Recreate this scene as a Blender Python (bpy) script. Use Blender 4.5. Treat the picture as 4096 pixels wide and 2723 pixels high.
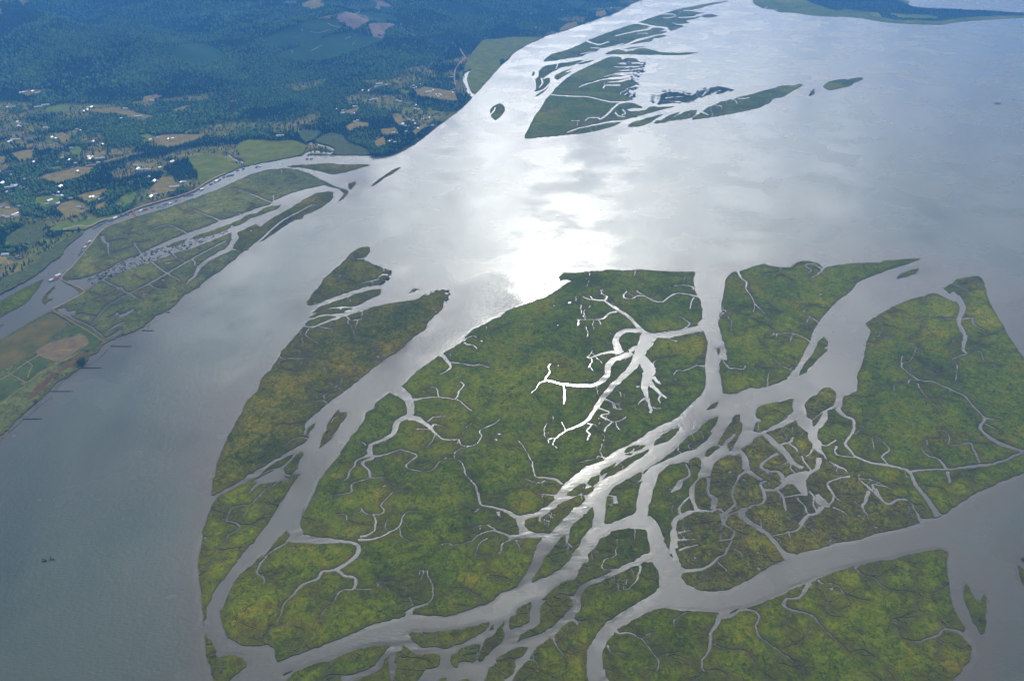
import bpy, math, random
import numpy as np
from mathutils import Vector, noise, kdtree
from mathutils.geometry import delaunay_2d_cdt
R = math.radians
random.seed(7); rng = np.random.default_rng(7)
for o in list(bpy.data.objects): bpy.data.objects.remove(o)
SC = bpy.context.scene
COL = SC.collection

# ------------------------------------------------------------------ camera, sky, sun, exposure
ALT, PITCH, LENS = 1500.0, 31.0, 28.0
cam = bpy.data.objects.new('camera', bpy.data.cameras.new('camera')); COL.objects.link(cam)
cam.location = (0, 0, ALT); cam.rotation_euler = (R(90-PITCH), 0, 0)
cam.data.lens = LENS; cam.data.sensor_width = 36; cam.data.clip_start = 10; cam.data.clip_end = 90000
SC.camera = cam
SUN_EL, SUN_AZ = 34.0, 4.0           # degrees; azimuth clockwise from +Y (the view direction)
SKY, SUNP, EXPO = 0.10, 2.3, -0.05
w = bpy.data.worlds.new('World'); SC.world = w; w.use_nodes = True
nt = w.node_tree; nd = nt.nodes; lk = nt.links
bg = nd['Background']; bg.inputs['Strength'].default_value = SKY
sky = nd.new('ShaderNodeTexSky'); sky.sky_type = 'NISHITA'; sky.sun_disc = False
sky.sun_elevation = R(SUN_EL); sky.sun_rotation = R(SUN_AZ); sky.altitude = 0
sky.air_density = 1.0; sky.dust_density = 1.0
def M_(op, a, b=None, c=None, T=None):
    n = (T or nt).nodes.new('ShaderNodeMath'); n.operation = op
    for i, x in enumerate((a, b, c)):
        if x is None: continue
        if isinstance(x, (int, float)): n.inputs[i].default_value = x
        else: (T or nt).links.new(x, n.inputs[i])
    return n.outputs[0]
tc = nd.new('ShaderNodeTexCoord'); sp = nd.new('ShaderNodeSeparateXYZ'); lk.new(tc.outputs['Generated'], sp.inputs[0])
zz = M_('ADD', M_('MAXIMUM', sp.outputs[2], 0.0), 0.10)
cb = nd.new('ShaderNodeCombineXYZ'); lk.new(M_('DIVIDE', sp.outputs[0], zz), cb.inputs[0]); lk.new(M_('DIVIDE', sp.outputs[1], zz), cb.inputs[1])
nz = nd.new('ShaderNodeTexNoise'); nz.inputs['Scale'].default_value = 3.4; nz.inputs['Detail'].default_value = 4; nz.inputs['Roughness'].default_value = 0.55
nz.inputs['Distortion'].default_value = 0.3
mp = nd.new('ShaderNodeMapping'); mp.inputs['Location'].default_value = (4.3, 1.7, 0); mp.inputs['Scale'].default_value = (1.5, 1.7, 1); lk.new(cb.outputs[0], mp.inputs[0]); lk.new(mp.outputs[0], nz.inputs['Vector'])
rp = nd.new('ShaderNodeMapRange'); rp.interpolation_type = 'SMOOTHSTEP'; rp.inputs['From Min'].default_value = 0.41; rp.inputs['From Max'].default_value = 0.58
lk.new(nz.outputs['Fac'], rp.inputs['Value'])
# cloud brightness grows towards the sun (forward scattering in the cloud itself)
sd = Vector((math.sin(R(SUN_AZ))*math.cos(R(SUN_EL)), math.cos(R(SUN_AZ))*math.cos(R(SUN_EL)), math.sin(R(SUN_EL))))
dt = nd.new('ShaderNodeVectorMath'); dt.operation = 'DOT_PRODUCT'; lk.new(tc.outputs['Generated'], dt.inputs[0])
dt.inputs[1].default_value = sd
dd = M_('MAXIMUM', dt.outputs['Value'], 0.0)
CLOUD0, CLOUD1, CLOUDP = 6.0, 235.0, 16.0
br = M_('MULTIPLY_ADD', M_('MULTIPLY', M_('POWER', dd, CLOUDP), M_('MULTIPLY_ADD', rp.outputs[0], 0.96, 0.04)), CLOUD1, CLOUD0)
cc = nd.new('ShaderNodeVectorMath'); cc.operation = 'SCALE'; cc.inputs[0].default_value = (1.0, 0.995, 0.93); lk.new(br, cc.inputs['Scale'])
mx = nd.new('ShaderNodeMix'); mx.data_type = 'RGBA'; lk.new(M_('MINIMUM', M_('ADD', M_('MULTIPLY_ADD', rp.outputs[0], 0.35, 0.35), M_('MULTIPLY', M_('POWER', dd, 4.0), 0.42)), 1.0), mx.inputs['Factor'])
lk.new(sky.outputs[0], mx.inputs['A']); lk.new(cc.outputs[0], mx.inputs['B']); lk.new(mx.outputs['Result'], bg.inputs['Color'])
sl = bpy.data.lights.new('sun', 'SUN'); sl.energy = SUNP; sl.angle = R(0.6); sl.color = (1, 0.95, 0.87)
sun = bpy.data.objects.new('sun', sl); COL.objects.link(sun)
sun.rotation_euler = (-sd).to_track_quat('-Z', 'Y').to_euler(); sun.location = (0, 0, 3000)
SC.view_settings.view_transform = 'Standard'; SC.view_settings.look = 'None'
SC.view_settings.exposure = EXPO; SC.view_settings.gamma = 1
SC.cycles.max_bounces = 5; SC.cycles.volume_bounces = 0; SC.cycles.diffuse_bounces = 2; SC.cycles.glossy_bounces = 2
SC.cycles.transparent_max_bounces = 4

# ------------------------------------------------------------------ survey helpers: photograph pixel -> ground point
FPX = 4096/36*LENS; CX, CY = 2048.0, 1361.5
cp, spi = math.cos(R(PITCH)), math.sin(R(PITCH))
def ray(u, v):
    x = (u-CX)/FPX; y = -(v-CY)/FPX
    return x, cp + y*spi, -spi + y*cp
def gp(u, v, z=0.0):
    x, y, zz = ray(u, v); t = (z-ALT)/zz
    return x*t, y*t
def gpa(P, z=0.0):
    P = np.asarray(P, float); x = (P[:,0]-CX)/FPX; y = -(P[:,1]-CY)/FPX
    t = (z-ALT)/(-spi + y*cp)
    return np.stack([x*t, (cp + y*spi)*t], 1)
TILES = dict(A=(0,0), B=(1000,0), C=(2000,0), D=(3000,0), E=(0,700), F=(1000,700), G=(2000,700), H=(3000,700),
             I=(0,1400), J=(1000,1400), K=(2000,1400), L=(3000,1400), M=(700,2023), N=(1500,2023), O=(2300,2023), P=(3096,2023))
def pts(s):
    out = []; ox = oy = 0; k = 1/2.24
    for t in s.split():
        if t == 'Z': ox, oy, k = 0, 0, 1.7363
        elif t in TILES: (ox, oy), k = TILES[t], 1/2.24
        else:
            a = t.split(','); out.append((ox+float(a[0])*k, oy+float(a[1])*k))
    return out
def smooth(P, closed, step):
    n = len(P); out = []
    for i in range(n if closed else n-1):
        if closed: a, b, c, d = P[i-1], P[i], P[(i+1) % n], P[(i+2) % n]
        else: a, b, c, d = P[max(i-1,0)], P[i], P[i+1], P[min(i+2,n-1)]
        L = math.hypot(c[0]-b[0], c[1]-b[1]); m = max(1, int(L/step))
        for j in range(m):
            t = j/m; q = []
            for k in (0, 1):
                cr = 0.5*((2*b[k]) + (-a[k]+c[k])*t + (2*a[k]-5*b[k]+4*c[k]-d[k])*t*t + (-a[k]+3*b[k]-3*c[k]+d[k])*t**3)
                q.append(0.75*cr + 0.25*(b[k]*(1-t)+c[k]*t))
            out.append(tuple(q))
    if not closed: out.append(P[-1])
    return out
def lin(P, step):
    out = []
    for i, a in enumerate(P):
        b = P[(i+1) % len(P)]; m = max(1, int(math.hypot(b[0]-a[0], b[1]-a[1])/step)); out += [(a[0]+(b[0]-a[0])*j/m, a[1]+(b[1]-a[1])*j/m) for j in range(m)]
    return out
def fs(v): return min(1.0, max(0.32, 0.3 + 0.7*(v-100)/1500))      # far shores: finer wiggle
def nvec(v):
    return Vector((noise.noise(v), noise.noise(v+Vector((31.7, 5.3, 11.1))), 0.0))*1.15
def rough(P, amp=1.0):
    out = []
    for u, v in P:
        f = fs(v); a = nvec(Vector((u/(26*f), v/(18*f), 1.3))); b = nvec(Vector((u/(8*f), v/(6*f), 7.7)))
        out.append((u + amp*f*(5.5*a.x + 5.4*b.x), v + amp*f*(4.0*a.y + 4.0*b.y)))
    return out
def ribbon(P, ws, step=9, amp=0.8, mean=0.0, raw=False):
    """strip of water along a traced centre line; ws are widths in photograph pixels spread along it"""
    P = smooth(P, False, step)
    if mean:
        Q = []
        for u, v in P:
            a = nvec(Vector((u/22, v/16, 3.1))); Q.append((u+mean*a.x, v+mean*0.7*a.y))
        P = Q
    n = len(P); L = []; Rr = []
    for i, (u, v) in enumerate(P):
        a = P[max(i-1,0)]; b = P[min(i+1,n-1)]
        dx, dy = b[0]-a[0], (b[1]-a[1])*1.5; l = math.hypot(dx, dy) or 1
        t = i/max(1,n-1)*(len(ws)-1); j = min(int(t), len(ws)-2) if len(ws) > 1 else 0
        w_ = ws[j]+(ws[j+1]-ws[j])*(t-j) if len(ws) > 1 else ws[0]
        if not raw: w_ = 0.62*w_+1.3          # widths were read at 2.24x
        w_ *= 0.5*(1+0.25*noise.noise(Vector((u/15, v/12, 9.0))))
        nx, ny = -dy/l*w_, dx/l*w_*0.72
        L.append((u+nx, v+ny)); Rr.append((u-nx, v-ny))
    return rough(L, amp*0.45) + rough(Rr[::-1], amp*0.45)
def inside(pt, poly, nonzero=True):
    """vectorised winding-number test"""
    x, y = pt[:,0], pt[:,1]; wn = np.zeros(len(pt), int); P = np.asarray(poly); Q = np.roll(P, -1, 0)
    bx0, by0 = P.min(0); bx1, by1 = P.max(0)
    sel = np.nonzero((x >= bx0) & (x <= bx1) & (y >= by0) & (y <= by1))[0]
    if len(sel) == 0: return wn != 0
    xs, ys = x[sel], y[sel]; w2 = np.zeros(len(sel), int)
    for (ax, ay), (bx, by) in zip(P, Q):
        c = (bx-ax)*(ys-ay) - (xs-ax)*(by-ay)
        w2 += ((ay <= ys) & (by > ys) & (c > 0)).astype(int) - ((ay > ys) & (by <= ys) & (c < 0)).astype(int)
    wn[sel] = w2
    return wn != 0 if nonzero else (wn % 2) != 0
def cdt(outline, holes, interior=None):
    """triangles of outline minus holes, in metres"""
    V = []; E = []
    for poly in [outline] + holes:
        b = len(V); V += [Vector((float(p[0]), float(p[1]))) for p in poly]
        E += [(b+i, b+(i+1) % len(poly)) for i in range(len(poly))]
    if interior is not None: V += [Vector((float(p[0]), float(p[1]))) for p in interior]
    vo, eo, fo = delaunay_2d_cdt(V, E, [], 0, 1e-4)[:3]
    vo = np.array([(v.x, v.y) for v in vo]); fo = np.array([f for f in fo if len(f) == 3])
    c = vo[fo].mean(1); keep = inside(c, outline)
    for h in holes: keep &= ~inside(c, h)
    fo = fo[keep]
    a, b, d = vo[fo[:,0]], vo[fo[:,1]], vo[fo[:,2]]
    cr = (b[:,0]-a[:,0])*(d[:,1]-a[:,1]) - (b[:,1]-a[:,1])*(d[:,0]-a[:,0])
    fo = fo[np.abs(cr) > 1e-3]; cr = cr[np.abs(cr) > 1e-3]; fo[cr < 0] = fo[cr < 0][:, ::-1]
    return vo, fo
def mesh_np(name, V, F, mats, matidx=None, col=None):
    V = np.asarray(V, np.float32); me = bpy.data.meshes.new(name)
    if isinstance(F, np.ndarray):
        k = F.shape[1]; n = len(F); fl = F.astype(np.int32).ravel(); st = np.arange(0, n*k, k, dtype=np.int32); tot = np.full(n, k, np.int32)
    else:
        tot = np.array([len(f) for f in F], np.int32); fl = np.concatenate([np.asarray(f, np.int32) for f in F]); st = np.concatenate([[0], np.cumsum(tot)[:-1]]).astype(np.int32); n = len(F)
    me.vertices.add(len(V)); me.vertices.foreach_set('co', V.ravel())
    me.loops.add(len(fl)); me.loops.foreach_set('vertex_index', fl)
    me.polygons.add(n); me.polygons.foreach_set('loop_start', st); me.polygons.foreach_set('loop_total', tot)
    for m in mats: me.materials.append(m)
    if matidx is not None: me.polygons.foreach_set('material_index', np.asarray(matidx, np.int32))
    if col is not None:
        at = me.color_attributes.new('tone', 'FLOAT_COLOR', 'POINT'); at.data.foreach_set('color', np.asarray(col, np.float32).ravel())
    me.update(calc_edges=True); me.validate()
    if not name.startswith(('hills','river','dry','green','meadow','cleared','young','shrub','road','gravel')): me.shade_flat()
    return me
def link(name, me, parent=None, loc=(0,0,0)):
    o = bpy.data.objects.new(name, me); COL.objects.link(o); o.location = loc
    if parent: o.parent = parent
    return o
def tag(o, label=None, cat=None, group=None, kind=None):
    if label: o['label'] = label
    if cat: o['category'] = cat
    if group: o['group'] = group
    if kind: o['kind'] = kind
    return o
EDGE = []          # every shore point (metres), for the depth of the water
def slab(name, outline, holes, z, zb, mats):
    """flat-topped land with a bank down into the water"""
    og = np.asarray(outline); lo, hi = og.min(0), og.max(0); sp_ = 24 if og[:,1].mean() < 3600 else 38
    a, b = np.meshgrid(np.arange(lo[0], hi[0], sp_), np.arange(lo[1], hi[1], sp_)); g = np.stack([a.ravel(), b.ravel()], 1)+rng.uniform(-0.3*sp_, 0.3*sp_, (a.size, 2))
    g = g[inside(g, outline)]
    for h in holes: g = g[~inside(g, h)]
    vo, fo = cdt(outline, holes, g)
    used = np.unique(fo); mp_ = -np.ones(len(vo), int); mp_[used] = np.arange(len(used)); vo = vo[used]; fo = mp_[fo]
    e = np.concatenate([fo[:,[0,1]], fo[:,[1,2]], fo[:,[2,0]]]); key = {}
    for a, b in e: key[(a, b)] = 1
    be = [(a, b) for a, b in key if (b, a) not in key]
    n = len(vo); c = vo.mean(0); EDGE.extend([tuple(vo[a]) for a, b in be])
    zt = np.array([z*(1+0.06*noise.noise(Vector((x/40, y/40, 0)))) for x, y in vo])
    bs = sorted({a for ab in be for a in ab}); bi = {a: n+i for i, a in enumerate(bs)}
    zt[bs] = z*0.8
    V = [(x-c[0], y-c[1], q) for (x, y), q in zip(vo, zt)] + [(vo[a][0]-c[0], vo[a][1]-c[1], zb) for a in bs]
    F = [tuple(f) for f in fo] + [(b, a, bi[a], bi[b]) for a, b in be]
    kb = kdtree.KDTree(len(bs))
    for i, q in enumerate(bs): kb.insert((vo[q][0], vo[q][1], 0), i)
    kb.balance(); de = np.array([kb.find((x, y, 0))[2] for x, y in vo]); ed = np.concatenate([np.exp(-de/11), np.ones(len(bs))])
    return link(name, mesh_np(name, V, F, mats, [0]*len(fo)+[1]*len(be), np.column_stack([ed, ed, ed, np.ones(len(ed))])), None, (c[0], c[1], 0))

# ------------------------------------------------------------------ materials
def nodemat(name):
    m = bpy.data.materials.new(name); m.use_nodes = True; T = m.node_tree
    return m, T, T.nodes['Principled BSDF']
def tex(T, kind, scale, vec=None, **kw):
    n = T.nodes.new(kind); n.inputs['Scale'].default_value = scale
    for k, v in kw.items():
        if k in n.inputs: n.inputs[k].default_value = v
        else: setattr(n, k, v)
    if vec is not None: T.links.new(vec, n.inputs['Vector'])
    return n
def ramp(T, src, stops):
    n = T.nodes.new('ShaderNodeValToRGB'); T.links.new(src, n.inputs[0]); e = n.color_ramp.elements
    while len(e) > 1: e.remove(e[-1])
    e[0].position = stops[0][0]; e[0].color = (*stops[0][1], 1)
    for p, c in stops[1:]: q = e.new(p); q.color = (*c, 1)
    return n.outputs[0]
def mixc(T, f, a, b, mode='MIX'):
    n = T.nodes.new('ShaderNodeMix'); n.data_type = 'RGBA'; n.blend_type = mode
    for k, x in (('Factor', f), ('A', a), ('B', b)):
        if isinstance(x, (int, float)): n.inputs[k].default_value = x
        elif isinstance(x, tuple): n.inputs[k].default_value = (*x, 1)
        else: T.links.new(x, n.inputs[k])
    return n.outputs['Result']
def mrange(T, x, a, b, c=0.0, d=1.0):
    n = T.nodes.new('ShaderNodeMapRange'); n.interpolation_type = 'SMOOTHSTEP'; T.links.new(x, n.inputs[0])
    for i, v in enumerate((a, b, c, d)): n.inputs[i+1].default_value = v
    return n.outputs[0]
def pos(T, scale=(1,1,1), rot=0):
    g = T.nodes.new('ShaderNodeNewGeometry'); m = T.nodes.new('ShaderNodeMapping'); m.inputs['Scale'].default_value = scale; m.inputs['Rotation'].default_value = (0,0,rot)
    T.links.new(g.outputs['Position'], m.inputs[0]); return m.outputs[0]
def bump(T, h, dist, bs, strength=1.0):
    b = T.nodes.new('ShaderNodeBump'); b.inputs['Strength'].default_value = strength; b.inputs['Distance'].default_value = dist
    T.links.new(h, b.inputs['Height']); T.links.new(b.outputs[0], bs.inputs['Normal']); return b

def marsh_material(name, cols, speck=0.0):
    m, T, bs = nodemat(name); p = pos(T)
    n1 = tex(T, 'ShaderNodeTexNoise', 0.0050, p, Detail=7, Roughness=0.66, Distortion=0.8)
    n2 = tex(T, 'ShaderNodeTexNoise', 0.03, p, Detail=6, Roughness=0.7)
    n3 = tex(T, 'ShaderNodeTexNoise', 0.055, p, Detail=5, Roughness=0.85, Distortion=1.5)
    mixf = M_('ADD', M_('MULTIPLY', n1.outputs[0], 0.60, T=T), M_('MULTIPLY_ADD', n2.outputs[0], 0.25, M_('MULTIPLY', n3.outputs[0], 0.15, T=T), T=T), T=T)
    c = ramp(T, mixf, [(0.36, cols[0]), (0.435, cols[1]), (0.50, cols[2]), (0.565, cols[3]), (0.63, cols[4])])
    c = mixc(T, mrange(T, n3.outputs[0], 0.50, 0.62), c, mixc(T, 1.0, c, (1.5, 1.45, 1.5), 'MULTIPLY'))
    c = mixc(T, mrange(T, n3.outputs[0], 0.48, 0.40), c, mixc(T, 1.0, c, (0.52, 0.50, 0.48), 'MULTIPLY'))
    # drainage runnels: thin dark wandering lines of bare mud
    d = T.nodes.new('ShaderNodeVectorMath'); d.operation = 'ADD'; T.links.new(p, d.inputs[0])
    nn = tex(T, 'ShaderNodeTexNoise', 0.012, p, Detail=5, Roughness=0.65); sc = T.nodes.new('ShaderNodeVectorMath'); sc.operation = 'SCALE'; sc.inputs['Scale'].default_value = 120
    T.links.new(nn.outputs['Color'], sc.inputs[0]); T.links.new(sc.outputs[0], d.inputs[1])
    vo = tex(T, 'ShaderNodeTexVoronoi', 0.008, d.outputs[0], feature='DISTANCE_TO_EDGE')
    thr = M_('MULTIPLY', mrange(T, n1.outputs[0], 0.38, 0.62), 0.016, T=T)
    ln = M_('LESS_THAN', vo.outputs['Distance'], thr, T=T)
    c = mixc(T, M_('MULTIPLY', ln, 0.5, T=T), c, (0.012, 0.012, 0.009))
    if speck:
        s1 = tex(T, 'ShaderNodeTexNoise', 0.07, p, Detail=4, Roughness=0.75, Distortion=1.2)
        c = mixc(T, mrange(T, s1.outputs[0], 0.50, 0.60, 0, speck), c, (0.016, 0.018, 0.013))
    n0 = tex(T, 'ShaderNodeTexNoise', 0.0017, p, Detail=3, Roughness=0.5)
    c = mixc(T, mrange(T, n0.outputs[0], 0.46, 0.66), c, mixc(T, 1.0, c, (1.55, 1.4, 1.1), 'MULTIPLY'))  # broad yellowish brightening: sunlit patches painted into the grass colour
    ea = T.nodes.new('ShaderNodeAttribute'); ea.attribute_name = 'tone'; se = T.nodes.new('ShaderNodeSeparateColor'); T.links.new(ea.outputs['Color'], se.inputs[0])
    c = mixc(T, M_('MULTIPLY', mrange(T, M_('MULTIPLY', se.outputs[0], M_('ADD', n2.outputs[0], 0.5, T=T), T=T), 0.10, 0.95), 0.55, T=T), c, mixc(T, n2.outputs[0], (0.030,0.028,0.006), (0.095,0.075,0.020)))
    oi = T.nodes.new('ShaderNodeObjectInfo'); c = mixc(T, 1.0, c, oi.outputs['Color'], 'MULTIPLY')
    T.links.new(c, bs.inputs['Base Color']); bs.inputs['Roughness'].default_value = 0.95; bs.inputs['Specular IOR Level'].default_value = 0.0
    bump(T, n3.outputs[0], 3.2, bs)
    return m
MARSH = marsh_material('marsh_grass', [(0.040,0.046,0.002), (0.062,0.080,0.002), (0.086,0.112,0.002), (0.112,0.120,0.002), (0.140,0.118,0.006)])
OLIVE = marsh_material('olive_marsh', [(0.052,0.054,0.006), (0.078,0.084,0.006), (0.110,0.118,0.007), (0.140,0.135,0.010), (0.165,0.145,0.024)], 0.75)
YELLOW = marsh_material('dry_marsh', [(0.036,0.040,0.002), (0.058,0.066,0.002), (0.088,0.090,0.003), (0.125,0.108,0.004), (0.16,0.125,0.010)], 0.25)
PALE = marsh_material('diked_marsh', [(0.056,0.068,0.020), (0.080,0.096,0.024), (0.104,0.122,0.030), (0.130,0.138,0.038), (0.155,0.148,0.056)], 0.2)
def simple(name, c1, c2, scale=0.2, rough=0.9, spec=0.0, bd=0.0, detail=4):
    m, T, bs = nodemat(name); p = pos(T); n = tex(T, 'ShaderNodeTexNoise', scale, p, Detail=detail, Roughness=0.65)
    T.links.new(ramp(T, n.outputs[0], [(0.35, c1), (0.65, c2)]), bs.inputs['Base Color'])
    bs.inputs['Roughness'].default_value = rough; bs.inputs['Specular IOR Level'].default_value = spec
    if bd: bump(T, n.outputs[0], bd, bs)
    return m
MUD = simple('bank_mud', (0.018,0.016,0.010), (0.045,0.038,0.022), 0.15)
def tone_mat(name, var=0.35, scale=0.5):
    m, T, bs = nodemat(name); a = T.nodes.new('ShaderNodeAttribute'); a.attribute_name = 'tone'; p = pos(T)
    n = tex(T, 'ShaderNodeTexNoise', scale, p, Detail=2); k = mrange(T, n.outputs[0], 0.3, 0.7, 1-var, 1+var)
    v = T.nodes.new('ShaderNodeVectorMath'); v.operation = 'SCALE'; T.links.new(a.outputs['Color'], v.inputs[0]); T.links.new(k, v.inputs['Scale'])
    T.links.new(v.outputs[0], bs.inputs['Base Color']); bs.inputs['Roughness'].default_value = 1.0; bs.inputs['Specular IOR Level'].default_value = 0.0
    return m
CANOPY = tone_mat('tree_canopy')
NEEDLE = simple('conifer_needles', (0.020,0.040,0.018), (0.040,0.070,0.028), 0.4, bd=0)
LEAF = simple('broadleaf_leaves', (0.045,0.080,0.020), (0.085,0.130,0.035), 0.4, bd=0)
BARK = simple('bark', (0.05,0.035,0.022), (0.09,0.07,0.05), 2)
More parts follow.
